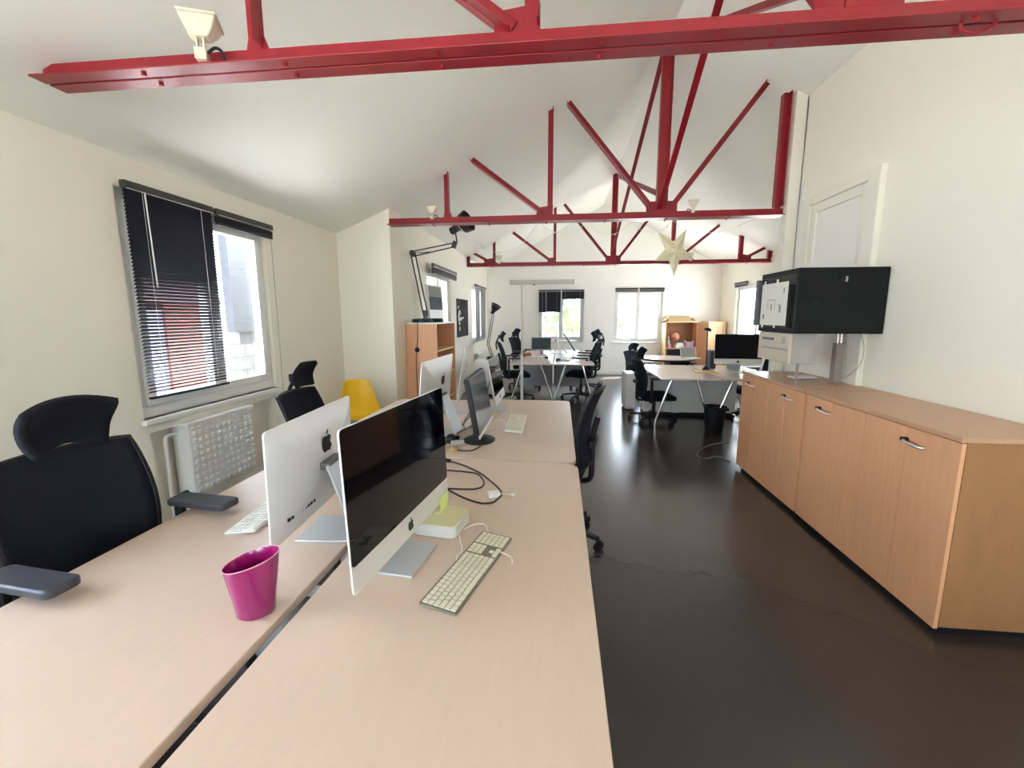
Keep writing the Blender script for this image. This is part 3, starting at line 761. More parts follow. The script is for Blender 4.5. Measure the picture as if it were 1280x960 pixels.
cable('usb_cable', 'white cable with metal plug at the right edge of the aged keyboard', [(-.185, 1.335, zc+.004), (-.160, 1.325, zc), (-.143, 1.305, zc), (-.138, 1.27, zc)], 'white_cable', .0024, group='white cables by the aged keyboard')
t = thing('web_camera', 'small black camera lying in cables behind the near black screen', 'camera', (-.655, 2.56, DZ), R(30))
mb = MB(); mb.ball((0, 0, .032), .032, n=12); mb.build('ball', 'black_plastic', t)
mb = MB(); mb.cyl((.025, 0, .03), (.05, 0, .03), .018, n=14); mb.build('lens', 'screen', t)
mb = MB(); mb.box(-.01, .07, -.05, -.02, 0, .03); mb.build('clip', 'galv', t, smooth=False, bevel=.006)
cable('power_cable', 'black cable curling from the small camera towards the monitor foot', [(-.64, 2.47, zc), (-.568, 2.42, zc), (-.498, 2.427, zc), (-.466, 2.51, zc), (-.463, 2.56, zc)], 'dark_cable', .0042, group='dark cables on the desk')
cable('power_cable', 'black cable running past the back of the monitor foot', [(-.73, 2.66, zc), (-.68, 2.76, zc), (-.655, 2.85, zc), (-.62, 2.98, zc), (-.608, 3.10, zc)], 'dark_cable', .005, group='dark cables on the desk')
cable('monitor_cable', 'thin grey cable hanging from the back of the black monitor', [(-.52, 2.70, DZ+.22), (-.60, 2.75, DZ+.12), (-.63, 2.84, DZ+.03), (-.58, 2.98, zc), (-.50, 3.1, zc)], 'grey_cable', .003, group='dark cables on the desk')
cable('white_cable', 'white cable snaking between monitor foot and farther keyboard', [(-.50, 2.86, zc), (-.45, 2.98, zc), (-.40, 2.93, zc), (-.38, 3.10, zc), (-.45, 3.25, zc), (-.42, 3.4, zc)], 'white_cable', .003, group='white cables on the far desk end')
cable('white_cable', 'white cable lying behind the black monitor across the desk', [(-.68, 3.25, zc), (-.58, 3.3, zc), (-.46, 3.20, zc), (-.40, 3.33, zc), (-.47, 3.48, zc)], 'white_cable', .003, group='white cables on the far desk end')
o = MB().lathe([(.030, 0), (.034, .003), (.034, .012), (.030, .015)], 24).build('cork_coaster', 'cork', None, loc=(-.615, 2.44, DZ)); tag(o, 'round cork coaster by the desk joint behind the near screen', 'coaster')

# ------------------------------------------------------------------ left wall: radiator
t = thing('radiator', 'white dimpled panel radiator in the niche below the near left window', 'radiator', (-2.56, 2.93, .28))
MB().box(-.045, .085, -.31, .31, .02, .52).build('panel', 'white', t, smooth=False, bevel=.008)
mb = MB()
for i in range(11):
    for j in range(10):
        y = -.275+i*.055; z = .05+j*.05
        mb.rings([[V((.085, y-.018, z-.016)), V((.085, y+.018, z-.016)), V((.085, y+.018, z+.016)), V((.085, y-.018, z+.016))],
                  [V((.097, y-.008, z-.008)), V((.097, y+.008, z-.008)), V((.097, y+.008, z+.008)), V((.097, y-.008, z+.008))]])
mb.build('dimple_grid', 'white', t, smooth=False)
MB().box(-.05, .095, -.325, .32, .50, .535).build('top_cap', 'white', t, smooth=False, bevel=.01)
mb = MB(); mb.tube(spline([(-.0, -.31, .46), (0, -.38, .46), (0, -.41, .42), (0, -.41, .2), (0, -.41, -.28)], 6), .012, 8); mb.build('pipe', 'white', t)
MB().cyl((.02, -.35, .04), (.02, -.30, .04), .018, n=12).build('valve', 'black_plastic', t)
rd2 = thing('radiator', 'white panel radiator below the closed grey blinds', 'radiator', (XL2+.02, 10.25, .30))
MB().box(0, .09, -.62, .62, .06, .39).build('panel', 'white', rd2, smooth=False, bevel=.008)
mb = MB()
for i in range(12): mb.box(.09, .097, -.58+i*.1, -.52+i*.1, .09, .36)
mb.build('rib_grid', 'white', rd2, smooth=False)
MB().tube([(.045, -.6, .06), (.045, -.6, -.30)], .01, 8).build('pipe', 'white', rd2)

# ------------------------------------------------------------------ tall cupboard, big lamp, old computer
t = thing('tall_cupboard', 'beech cupboard on the left wall with open shelves and round black cable hole', 'cupboard', (XL2+.21, 5.78, 0))
x0, x1, y0, y1, h = -.205, .185, -.49, .47, 1.44
mb = MB(); mb.box(x0, x1-.07, y0, y0+.02, .06, h-.02); mb.box(x1-.07, x1, y0-.002, y0+.022, .06, h-.02); mb.build('side_panel', 'beech', t, smooth=False)
MB().box(x0, x1, y1-.02, y1, .06, h-.02).build('side_panel', 'beech', t, smooth=False)
MB().box(x0, x1+.005, y0-.004, y1+.004, h-.02, h).build('top', 'white', t, smooth=False, bevel=.002)
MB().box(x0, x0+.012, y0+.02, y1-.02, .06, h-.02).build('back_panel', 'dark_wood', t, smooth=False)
for z in (.06, .40, .74, 1.07): MB().box(x0+.012, x1-.015, y0+.02, y1-.02, z, z+.02).build('shelf', 'beech_light', t, smooth=False)
MB().box(x0+.02, x1-.03, y0+.03, y1-.03, 0, .06).build('plinth', 'black_plastic', t, smooth=False)
mb = MB(); mb.lathe([(.030, 0), (.030, .006), (.020, .010), (.018, .003)], 22, Matrix.Translation((-.065, y0, 1.105)) @ Matrix.Rotation(R(90), 4, 'X')); mb.build('cable_hole', 'black_plastic', t)

t = thing('desk_lamp', 'tall black spring-arm lamp standing on the beech cupboard', 'lamp', (-1.72, 5.42, 1.44))
mb = MB(); mb.lathe([(.125, 0), (.13, .005), (.13, .035), (.12, .045), (.02, .05)], 28); mb.build('base', 'black_metal', t)
A0, A1, A2 = V((.04, .02, .05)), V((-.115, .06, .875)), V((.405, .06, .965))
mb = MB(); mb.bar(A0, A0+V((-.01, 0, .10)), .05, .05, up=(0, 1, 0)); mb.build('pivot', 'black_metal', t, smooth=False, bevel=.006)
mb = MB()
for q in (-.028, .028): mb.cyl(A0+V((q, 0, .04)), A1+V((q, 0, 0)), .009, n=8)
mb.build('lower_arm', 'black_metal', t)
mb = MB()
for q in (0, -.06): mb.cyl(A1+V((0, 0, q)), A2+V((0, 0, q*.8)), .008, n=8)
mb.cyl(A1+V((.02, 0, -.02)), A1+V((.22, 0, -.01)), .005, n=6)
mb.build('upper_arm', 'black_metal', t)
mb = MB(); mb.cyl(A1+V((0, -.03, -.02)), A1+V((0, .03, -.02)), .035, n=14); mb.build('elbow', 'black_metal', t, bevel=.003)
MB().bar(A2+V((0, 0, -.06)), A2+V((.03, 0, .02)), .05, .05).build('head_pivot', 'black_metal', t, smooth=False, bevel=.003)
hd = V((.52, .06, 1.18)); ax = V((.75, -.25, .35)).normalized()
mx = Matrix.Translation(hd-ax*.05) @ ax.to_track_quat('Z', 'Y').to_matrix().to_4x4()
mb = MB(); mb.lathe([(.03, -.13), (.045, -.12), (.048, -.02), (.06, 0), (.115, .06), (.13, .15), (.124, .15), (.108, .06), (.04, .0), (.01, -.02)], 28, mx); mb.build('shade', 'black_metal', t)
mb = MB(); mb.tube(spline([A2, A2+V((.045, 0, .01)), A2+V((.03, 0, .11)), hd-ax*.12], 5), .009, 7); mb.build('head_joint', 'black_metal', t)
cable('lamp_cord', 'thin dark cord hanging down the face of the beech cupboard', [(-1.72, 5.30, 1.485), (-1.735, 5.275, 1.44), (-1.74, 5.272, 1.25), (-1.755, 5.272, 1.12), (-1.77, 5.272, .95), (-1.765, 5.272, .55), (-1.77, 5.272, .10)], 'dark_cable', .004)

t = thing('desktop_computer', 'old white computer with half-grey screen standing on the beech cupboard', 'computer', (-1.68, 5.98, 1.44), R(83))
tm = Matrix.Translation((0, 0, .05)) @ Matrix.Rotation(R(-4), 4, 'X')
mb = MB(); mb.prism(rrect(-.245, .245, 0, .45, .012, 3), 0, .045, tm @ Matrix(((1, 0, 0, 0), (0, 0, 1, 0), (0, 1, 0, 0), (0, 0, 0, 1)))); mb.build('housing', 'white_plastic', t, bevel=.004)
MB().box(-.217, .217, -.002, .001, .115, .285, tm).build('screen', 'screen_dead', t, smooth=False)
MB().box(-.217, .217, -.002, .001, .285, .425, tm).build('screen_top', 'screen_grey', t, smooth=False)
mb = MB(); mb.box(-.09, .09, -.06, .12, 0, .01); mb.box(-.08, .08, .05, .06, .01, .20); mb.build('stand', 'alu', t, smooth=False, bevel=.003)
o = MB().lathe([(.11, 0), (.115, .01), (.11, .045), (.09, .05)], 24).build('speaker_dock', 'black_plastic', None, loc=(-1.60, 5.56, 1.44)); tag(o, 'low round black dock beside the lamp foot on the beech cupboard', 'dock')

# poster (generic dark sheet with pale marks)
t = thing('poster', 'dark wall poster with pale marks between the two far left windows', 'poster', (XL2+.004, 8.54, 1.48))
MB().box(0, .006, -.50, .50, -.36, .36).build('sheet', 'poster', t, smooth=False)
mb = MB(); rng = random.Random(5)
for (y, z, a, b) in ((-.28, .10, .09, .05), (-.34, .02, .06, .10), (-.20, -.02, .10, .04), (-.05, .0, .16, .02), (-.38, .2, .05, .03), (-.30, -.10, .07, .03)): mb.prism([(y+a*math.cos(k*PI/5)*(.8+.3*rng.random()), z+b*math.sin(k*PI/5)*(.8+.3*rng.random())) for k in range(10)], .006, .0075, Matrix(((0, 0, 1, 0), (1, 0, 0, 0), (0, 1, 0, 0), (0, 0, 0, 1))))
mb.build('pale_marks', 'paper', t, smooth=False)
mb = MB(); mb.prism([(-.28+.07*math.cos(k*PI/5), -.20+.05*math.sin(k*PI/5)) for k in range(10)], .006, .0075, Matrix(((0, 0, 1, 0), (1, 0, 0, 0), (0, 1, 0, 0), (0, 0, 0, 1)))); mb.build('red_mark', 'salmon', t, smooth=False)

# ------------------------------------------------------------------ far desks
def bench(label, x0, x1, y0, y1, group, top='tabletop', legm='chrome'):
    cx = (x0+x1)/2
    t = thing('desk', label, 'desk', (cx, (y0+y1)/2, 0), 0, group); hw = (x1-x0)/2; hl = (y1-y0)/2
    mb = MB(); mb.prism(rrect(-hw, hw, -hl, hl, .03, 4), DZ-.022, DZ); mb.build('tabletop', top, t, smooth=False, bevel=.003)
    for sy in (-1, 1):
        yy = sy*(hl-.32)
        for s in (-1, 1):
            mb = MB(); mb.tube([(s*hw*.42, yy, DZ-.045), (s*hw*.93, yy+sy*.02, .14), (s*hw*.945, yy+sy*.02, .11), (s*hw*.945, yy+sy*.02, .0)], .018, 10); mb.build('leg', legm, t)
        MB().box(-hw*.6, hw*.6, yy-.025, yy+.025, DZ-.05, DZ-.022).build('leg_bracket', 'white', t, smooth=False, bevel=.004)
    MB().box(-.02, .02, -hl+.3, hl-.3, DZ-.06, DZ-.024).build('crossbar', 'galv', t, smooth=False)
    return t
GB = 'far desks with splayed chrome legs'
bench('left one of the two far desks below the lowered blinds', -.82, -.105, 7.15, 10.25, GB)
bench('right one of the two far desks below the lowered blinds', -.085, .575, 7.15, 10.25, GB)
o = MB().prism(rrect(-.80, .56, 0, .56, .14, 6, (0, 1, 0, 0)), -.012, .012, Matrix(((1, 0, 0, 0), (0, 0, 1, 0), (0, 1, 0, 0), (0, 0, 0, 1)))).build('modesty_panel', 'midgrey', None, smooth=False, loc=(0, 8.70, .135)); tag(o, 'wide grey modesty panel with a rounded corner hanging under the far desks', 'panel')
t = thing('desk_divider', 'narrow pale post standing where the two far desks meet', 'divider', (-.095, 7.22, 0))
MB().cyl((0, 0, .0), (0, 0, .80), .014, n=10).build('post', 'chrome', t)
MB().box(-.012, .012, -.02, .02, .42, .78).build('sleeve', 'white', t, smooth=False, bevel=.003)
MB().cyl((0, 0, 0), (0, 0, .02), .05, n=16).build('foot', 'chrome', t)
monitor('monitor with dim teal screen on the left far desk', 'monitors', (-.36, 8.72, DZ), R(-2), .40, .26, .10, 3, body='galv', scr='screen_teal', base='box')
t = thing('drawing_tablet', 'tilted dark drawing tablet on a stand on the right far desk', 'tablet', (.18, 9.25, DZ), R(0))
MB().box(-.012, .012, -.20, .20, -.22, .22, Matrix.Translation((.02, 0, .24)) @ Matrix.Rotation(R(-34), 4, 'Y')).build('display', 'black_plastic', t, smooth=False, bevel=.006)
mb = MB(); mb.tube([(-.02, -.1, .26), (-.14, -.1, .12), (-.02, -.1, .01)], .007, 6); mb.tube([(-.02, .1, .26), (-.14, .1, .12), (-.02, .1, .01)], .007, 6); mb.build('stand', 'alu', t)
t = imac('pale computer seen from the side between the two far desks', 'far desk computers', (-.02, 9.35, DZ), R(88), w=.5, h=.36, zb=.08, tilt=3.)
def smallbox(name, label, cat, loc, size, m, rz=0, group=None):
    o = MB().box(-size[0]/2, size[0]/2, -size[1]/2, size[1]/2, 0, size[2]).build(name, m, None, smooth=False, bevel=min(size)*.18, loc=loc, rot=(0, 0, rz)); return tag(o, label, cat, group)
smallbox('headset_case', 'dark rounded case on the left far desk beside the teal monitor', 'case', (-.62, 8.45, DZ), (.14, .12, .07), 'dark_wood', .3)
smallbox('paper_sheet', 'white sheet of paper on the right far desk in front of the tablet', 'paper', (.22, 8.30, DZ), (.30, .42, .004), 'paper', .1)
smallbox('notebook', 'grey notebook lying on the right far desk', 'notebook', (.10, 7.75, DZ), (.16, .22, .012), 'galv', -.2)
smallbox('telephone', 'small dark telephone at the seam of the far desks', 'telephone', (-.02, 7.72, DZ), (.07, .10, .04), 'black_plastic', .1)
smallbox('computer_mouse', 'small dark mouse on the left far desk', 'mouse', (-.24, 8.15, DZ), (.06, .10, .03), 'black_plastic', .1)
keyboard('white keyboard on the left far desk before the teal monitor', 'far keyboards', (-.42, 8.42, DZ), R(3), key='key', deck='white_plastic')
# lamp on a low pedestal behind the left far chair
t = thing('pedestal', 'low white pedestal by the left wall carrying the smaller black lamp', 'pedestal', (-1.42, 8.45, 0))
MB().box(-.20, .20, -.25, .25, .03, .68).build('body', 'white', t, smooth=False, bevel=.004)
for i in range(3): MB().box(-.19, .19, -.268, -.25, .05+.21*i, .245+.21*i).build('drawer', 'white_plastic', t, smooth=False, bevel=.004)
MB().box(-.19, .19, -.24, .24, 0, .03).build('plinth', 'black_plastic', t, smooth=False)
t = thing('desk_lamp', 'smaller black spring-arm lamp by the far left wall', 'lamp', (-1.30, 8.40, .68))
MB().lathe([(.09, 0), (.10, .01), (.10, .06), (.03, .07)], 24).build('base', 'black_metal', t)
mb = MB()
for q in (-.018, .018): mb.cyl((q+.02, 0, .05), (q-.075, 0, .30), .007, n=8)
mb.build('lower_arm', 'black_metal', t)
mb = MB()
for q in (-.018, .018): mb.cyl((q-.075, 0, .30), (q+.03, 0, .86), .007, n=8)
mb.build('upper_arm', 'black_metal', t)
ax = V((.35, -.15, .6)).normalized(); mx = Matrix.Translation((.035, 0, .93)) @ ax.to_track_quat('Z', 'Y').to_matrix().to_4x4()
mb = MB(); mb.lathe([(.025, -.06), (.035, -.05), (.04, .0), (.105, .13), (.10, .13), (.035, .0), (.01, -.02)], 24, mx); mb.build('shade', 'black_metal', t)
# roller screen case on the far wall, and a thin pole
t = thing('projection_screen', 'grey roller projection screen case mounted high on the far wall', 'projection screen', (-.47, YF-.07, 2.375))
MB().box(-.81, .81, -.05, .05, -.055, .055).build('case', 'case', t, smooth=False, bevel=.012)
for s in (-1, 1): MB().box(s*.80-.015, s*.80+.015, -.055, .07, -.06, .06).build('end_cap', 'galv', t, smooth=False, bevel=.005)
MB().cyl((-.20, -.02, -.08), (-.20, -.02, -.05), .022, n=12).build('pull_grip', 'black_plastic', t)
t = thing('floor_pole', 'thin grey pole standing in front of the far desks', 'pole', (-.49, 5.75, 0))
MB().cyl((0, 0, .01), (0, 0, 1.0), .019, n=12).build('lower_tube', 'alu', t)
MB().cyl((0, 0, 1.0), (0, 0, 1.93), .010, n=10).build('upper_tube', 'case', t)
MB().lathe([(.12, 0), (.12, .012), (.03, .02)], 24).build('foot', 'galv', t)

# ------------------------------------------------------------------ right-hand desks
GB2 = 'right-hand desks with splayed chrome legs'
bench('right-hand desk with the low black chair tucked in at its left', 1.27, 2.01, 5.60, 7.20, GB2)
bench('right-hand desk partly behind the beech cabinets, carrying the big computer', 2.03, 2.80, 5.60, 7.20, GB2)
t = thing('pedestal', 'white side cabinet under the right-hand desks', 'pedestal', (1.72, 6.98, 0))
MB().box(-.42, .92, -.20, .20, .06, .66).build('body', 'white', t, smooth=False, bevel=.004)
MB().box(-.02, .10, -.235, -.20, .06, .66).build('door', 'white_plastic', t, smooth=False, bevel=.004)
MB().box(-.40, .90, -.18, .18, 0, .06).build('plinth', 'black_plastic', t, smooth=False)
t = thing('pedestal', 'white drawer pedestal at the left end of the right-hand desks', 'pedestal', (1.14, 7.35, 0))
MB().box(-.07, .10, -.22, .22, .02, .60).build('body', 'white', t, smooth=False, bevel=.02)
MB().box(-.065, .095, -.235, -.22, .05, .30).build('drawer', 'white_plastic', t, smooth=False, bevel=.01)
MB().box(-.065, .095, -.235, -.22, .32, .57).build('drawer', 'white_plastic', t, smooth=False, bevel=.01)
t = thing('desk_lamp', 'slim dark upright lamp with small round head on the right-hand desks', 'lamp', (2.10, 6.52, DZ))
MB().lathe([(.055, 0), (.05, .02), (.035, .05), (.02, .06), (.008, .07)], 20).build('base', 'black_metal', t)
mb = MB(); mb.cyl((0, 0, .06), (-.012, 0, .57), .009, n=8); mb.build('stem', 'black_metal', t)
mb = MB(); mb.lathe([(.015, .04), (.04, .03), (.055, 0), (.05, -.005), (.01, .0)], 20, Matrix.Translation((-.014, 0, .57)) @ Matrix.Rotation(R(15), 4, 'Y')); mb.build('lamp_head', 'black_metal', t)
smallbox('desk_pad', 'thin wooden board under the slim lamp on the right-hand desks', 'board', (2.03, 6.34, DZ), (.30, .22, .012), 'beech_light', -.1)
smallbox('tower_computer', 'slim dark tower standing left of the big right-hand computer', 'computer tower', (2.255, 6.82, DZ), (.09, .22, .27), 'grey_plastic')
keyboard('white keyboard before the big right-hand computer', 'right-hand keyboards', (2.56, 6.28, DZ), R(2), key='key', deck='white_plastic')

# wastepaper bin
t = thing('waste_bin', 'black round wastepaper bin on the floor by the beech cabinets', 'bin', (2.02, 5.82, 0))
mb = MB(); mb.lathe([(.02, .004), (.105, .0), (.108, .004), (.135, .345), (.141, .35), (.141, .36), (.131, .36), (.104, .012), (.02, .012)], 30); mb.build('bin_body', 'black_plastic', t)
mb = MB(); mb.tube([V((.139*math.cos(k*2*PI/30), .139*math.sin(k*2*PI/30), .34)) for k in range(30)], .006, 6, closed=True); mb.build('ridge_ring', 'black_plastic', t)
MB().box(.128, .165, -.03, .03, .30, .335).build('grip', 'black_plastic', t, smooth=False, bevel=.006)
cable('floor_cable', 'grey cable looping over the dark floor before the beech cabinets', [(2.066, 5.389, .006), (1.90, 5.31, .006), (1.75, 5.20, .006), (1.62, 5.03, .006), (1.525, 4.84, .006), (1.53, 4.71, .006), (1.62, 4.74, .006), (1.70, 4.80, .006), (1.76, 4.74, .006), (1.80, 4.64, .006)], 'grey_cable', .007)

# round table with laptop
t = thing('round_table', 'round white table with dark rim in front of the bookcase', 'table', (2.02, 8.45, 0))
MB().lathe([(.50, .712), (.51, .718), (.51, .732), (.50, .738)], 40).build('rim', 'black_plastic', t)
MB().lathe([(.495, .7381), (.495, .7405)], 40).build('tabletop', 'tabletop', t)
MB().cyl((0, 0, .02), (0, 0, .712), .045, n=18).build('column', 'darkgrey', t)
MB().lathe([(.30, 0), (.30, .012), (.06, .03)], 30).build('foot', 'darkgrey', t)
t = thing('laptop', 'small open laptop with pale screen at the right of the round table', 'laptop', (2.40, 8.30, .7405), R(10))
MB().box(-.15, .15, -.10, .10, 0, .015).build('deck', 'white_plastic', t, smooth=False, bevel=.004)
tm = Matrix.Translation((0, .10, .012)) @ Matrix.Rotation(R(-18), 4, 'X')
l = MB().box(-.15, .15, 0, .010, 0, .20, tm).build('lid', 'white_plastic', t, smooth=False, bevel=.004)
MB().box(-.135, .135, -.002, .001, .012, .188, tm).build('screen', 'galv', l, smooth=False)

# ------------------------------------------------------------------ bookcase and birch cupboard
t = thing('bookcase', 'open beech bookcase against the far wall with small items inside', 'bookcase', (2.98, 11.42, 0))
for s in (-1, 1): MB().box(s*.375-.014, s*.375+.014, -.19, .17, 0, 1.37).build('side_panel', 'beech_light' if s < 0 else 'beech', t, smooth=False)
MB().box(-.389, .389, -.192, .17, 1.345, 1.372).build('top', 'beech_light', t, smooth=False, bevel=.002)
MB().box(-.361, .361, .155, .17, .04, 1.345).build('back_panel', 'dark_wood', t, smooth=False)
for z in (.06, .36, .70): MB().box(-.361, .361, -.18, .155, z, z+.022).build('shelf', 'beech', t, smooth=False)
d = MB().box(0, .40, -.009, .009, .06, 1.345).build('door', 'beech', t, smooth=False, loc=(.389, -.192, 0), rot=(0, 0, R(-71)))
MB().cyl((.36, -.009, .75), (.36, -.03, .75), .012, n=10).build('knob', 'silver', d)
t = thing('birch_cupboard', 'pale birch cupboard in the corner beside the bookcase', 'cupboard', (3.74, 11.28, 0))
MB().box(-.20, .20, -.26, .26, .05, 1.38).build('body', 'beech_light', t, smooth=False, bevel=.003)
for s in (-1, 1): MB().box(s*.10-.098, s*.10+.098, -.278, -.261, .06, 1.37).build('door', 'beech_light', t, smooth=False, bevel=.002)
MB().box(-.19, .19, -.25, .25, 0, .05).build('plinth', 'black_plastic', t, smooth=False)
zs = .722
t = thing('carton', 'open flat cardboard carton on top of the bookcase', 'carton', (2.94, 11.42, 1.372))
mb = MB(); mb.box(-.27, .27, -.13, .13, 0, .10); mb.build('body', 'card', t, smooth=False)
mb = MB(); mb.prism([(-.27, .10), (-.36, .02), (-.355, .015), (-.265, .095)], -.13, .13, Matrix(((1, 0, 0, 0), (0, 0, 1, 0), (0, 1, 0, 0), (0, 0, 0, 1)))); mb.build('flap', 'card', t, smooth=False)
mb = MB(); mb.prism([(.27, .10), (.37, .03), (.365, .025), (.265, .095)], -.13, .13, Matrix(((1, 0, 0, 0), (0, 0, 1, 0), (0, 1, 0, 0), (0, 0, 0, 1)))); mb.build('flap', 'card', t, smooth=False)
MB().box(-.25, .25, -.05, .12, .10, .135).build('lid_flap', 'card', t, smooth=False)
GS = 'small things on the bookcase shelf'
t = thing('bottle', 'tall grey bottle at the left of the bookcase shelf', 'bottle', (2.70, 11.33, zs), 0, GS)
MB().lathe([(.035, 0), (.04, .01), (.04, .16), (.02, .21), (.016, .25)], 18).build('bottle_body', 'galv', t); MB().lathe([(.018, .25), (.018, .275)], 14).build('cap', 'white_plastic', t)
o = MB().lathe([(.03, 0), (.036, .10), (.033, .10), (.028, .008)], 18).build('cup', 'pink', None, loc=(2.71, 11.25, zs)); tag(o, 'small pink cup at the front left of the bookcase shelf', 'cup', GS)
t = thing('globe', 'salmon round globe on the bookcase shelf', 'globe', (2.88, 11.40, zs), 0, GS)
MB().ball((0, 0, .27), .10, n=16).build('sphere', 'salmon', t); MB().lathe([(.07, 0), (.07, .012), (.015, .03), (.012, .18)], 20).build('stand', 'darkgrey', t)
t = thing('storage_box', 'cream lidded box in front of the globe on the shelf', 'box', (2.95, 11.28, zs), .15, GS)
MB().box(-.10, .10, -.06, .06, 0, .085).build('body', 'cream', t, smooth=False, bevel=.006); MB().box(-.07, .085, -.05, .05, .085, .125).build('lid', 'paper', t, smooth=False, bevel=.006)
t = thing('felt_basket', 'lilac basket with two ears at the right of the shelf', 'basket', (3.20, 11.32, zs), 0, GS)
MB().lathe([(.08, 0), (.095, .01), (.105, .15), (.098, .15), (.085, .012)], 24).build('basket_body', 'lilac', t)
for s in (-1, 1): mb = MB(); mb.rings([[V((s*.085-.03, -.01, .14)), V((s*.085+.03, -.01, .14)), V((s*.085+.03, .01, .14)), V((s*.085-.03, .01, .14))], [V((s*.10-.008, -.006, .20)), V((s*.10+.008, -.006, .20)), V((s*.10+.008, .006, .20)), V((s*.10-.008, .006, .20))]]); mb.build('ear', 'lilac', t, smooth=False)

# ------------------------------------------------------------------ right wall: cabinets
def cabinet(label, y0, y1, group):
    t = thing('low_cabinet', label, 'cabinet', (1.80, (y0+y1)/2, 0), 0, group); hl = (y1-y0)/2; d = .515
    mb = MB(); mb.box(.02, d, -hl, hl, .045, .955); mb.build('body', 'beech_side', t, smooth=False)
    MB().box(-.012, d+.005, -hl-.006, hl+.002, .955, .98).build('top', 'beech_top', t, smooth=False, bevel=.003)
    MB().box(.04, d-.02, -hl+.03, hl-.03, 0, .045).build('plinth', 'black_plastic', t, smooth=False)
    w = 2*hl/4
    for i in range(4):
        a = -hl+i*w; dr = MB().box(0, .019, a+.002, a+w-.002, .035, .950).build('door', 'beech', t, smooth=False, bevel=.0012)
        if i in (0, 3):
            yc = a+w*.80 if i == 0 else a+w*.25
            s = -1
            mb = MB(); mb.tube(spline([(.0, yc+.055, .885), (-.028, yc+.045, .883), (-.034, yc, .878), (-.028, yc-.045, .872), (-.012, yc-.058, .870), (0, yc-.060, .870)], 5), .0075, 8)
            hn = mb.build('handle', 'silver', dr)
            MB().box(-.03, 0, yc+.045, yc+.068, .875, .895).build('mount', 'black_plastic', hn, smooth=False, bevel=.003)
    return t
GCB = 'low beech cabinets along the right wall'
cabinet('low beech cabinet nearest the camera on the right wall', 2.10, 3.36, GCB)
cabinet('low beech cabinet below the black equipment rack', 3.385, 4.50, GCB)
t = thing('white_router', 'small flat white device lying on the farther beech cabinet', 'router', (2.09, 4.0, .98), R(8))
MB().box(-.10, .10, -.05, .05, .003, .020).build('body', 'white_plastic', t, smooth=False, bevel=.006); MB().box(-.095, .095, -.045, .045, 0, .004).build('base', 'darkgrey', t, smooth=False)

# blocked doorway with white trim on the right wall
mb = MB(); mx = frame_map('R', XR)
mb.box(3.62, 3.76, 0, .045, 0, 2.60, mx); mb.box(3.76, 3.83, 0, .03, 0, 2.52, mx); mb.box(4.53, 4.68, 0, .045, 0, 2.60, mx); mb.box(4.45, 4.53, 0, .03, 0, 2.52, mx)
mb.box(3.76, 4.53, 0, .045, 2.52, 2.60, mx); mb.box(3.83, 4.45, 0, .03, 2.44, 2.52, mx)
struct(mb.build('trim_1', 'trim', smooth=False, bevel=.006))
struct(MB().box(3.83, 4.45, -.01, .012, 0, 2.44, mx).build('door_1', 'wall_far', smooth=False))
mb = MB(); mb.box(4.72, 4.78, 0, .02, 0, 2.75, mx); struct(mb.build('trim_2', 'white', smooth=False, bevel=.004))

# black wall rack
t = thing('equipment_rack', 'black wall-mounted equipment rack above the farther beech cabinet', 'rack', (2.01, 3.757, 1.385))
MB().box(-.275, .315, -.30, .30, 0, .475).build('body', 'rackblack', t, smooth=False, bevel=.006)
dr = MB()
for p in ((-.30, .30, 0, .04), (-.30, .30, .435, .475), (-.30, -.262, .04, .435), (.262, .30, .04, .435)): dr.box(-.292, -.276, p[0], p[1], p[2], p[3])
dr = dr.build('door', 'rackblack', t, smooth=False, bevel=.004)
MB().box(-.288, -.282, -.262, .262, .04, .435).build('door_glass', 'smoke', dr, smooth=False)
mb = MB(); mb.box(-.330, -.292, .285, .318, .05, .43); mb.build('latch_bar', 'darkgrey', t, smooth=False, bevel=.005)
MB().cyl((-.0, -.302, .395), (-.0, -.312, .395), .018, n=14).build('lock', 'black_plastic', t)
MB().box(.02, .035, -.306, -.30, .372, .41).build('lock_plate', 'galv', t, smooth=False)
MB().cyl((-.165, -.302, .22), (-.165, -.306, .22), .014, n=12).build('screw_cap', 'black_plastic', t)
mb = MB(); mb.box(-.272, -.27, -.26, .26, .36, .41); mb.box(-.272, -.27, -.26, .26, .05, .08); mb.build('shelf_rail', 'galv', t, smooth=False)
t = thing('note_sheet', 'white paper with a pencil plan taped on the rack door', 'paper', (1.716, 3.80, 1.44))
MB().box(-.0015, .0, -.21, .225, .0, .335).build('sheet', 'paper', t, smooth=False)
mb = MB()
for (a, b, c, d) in ((-.02, .10, .20, .205), (.10, .105, .13, .20), (-.02, -.015, .12, .20), (.03, .05, .12, .17), (-.12, -.09, .10, .16), (-.16, -.14, .25, .29), (.15, .18, .05, .09), (-.09, -.06, .16, .165)): mb.box(-.0022, -.0015, a, b, c, d)
mb.build('pencil_lines', 'ink', t, smooth=False)
mb = MB()
for y in (-.05, .16): mb.box(-.003, -.0012, y, y+.03, -.02, .03); mb.box(-.003, -.0012, y, y+.03, .31, .36)
mb.build('tape', 'white_plastic', t, smooth=False)
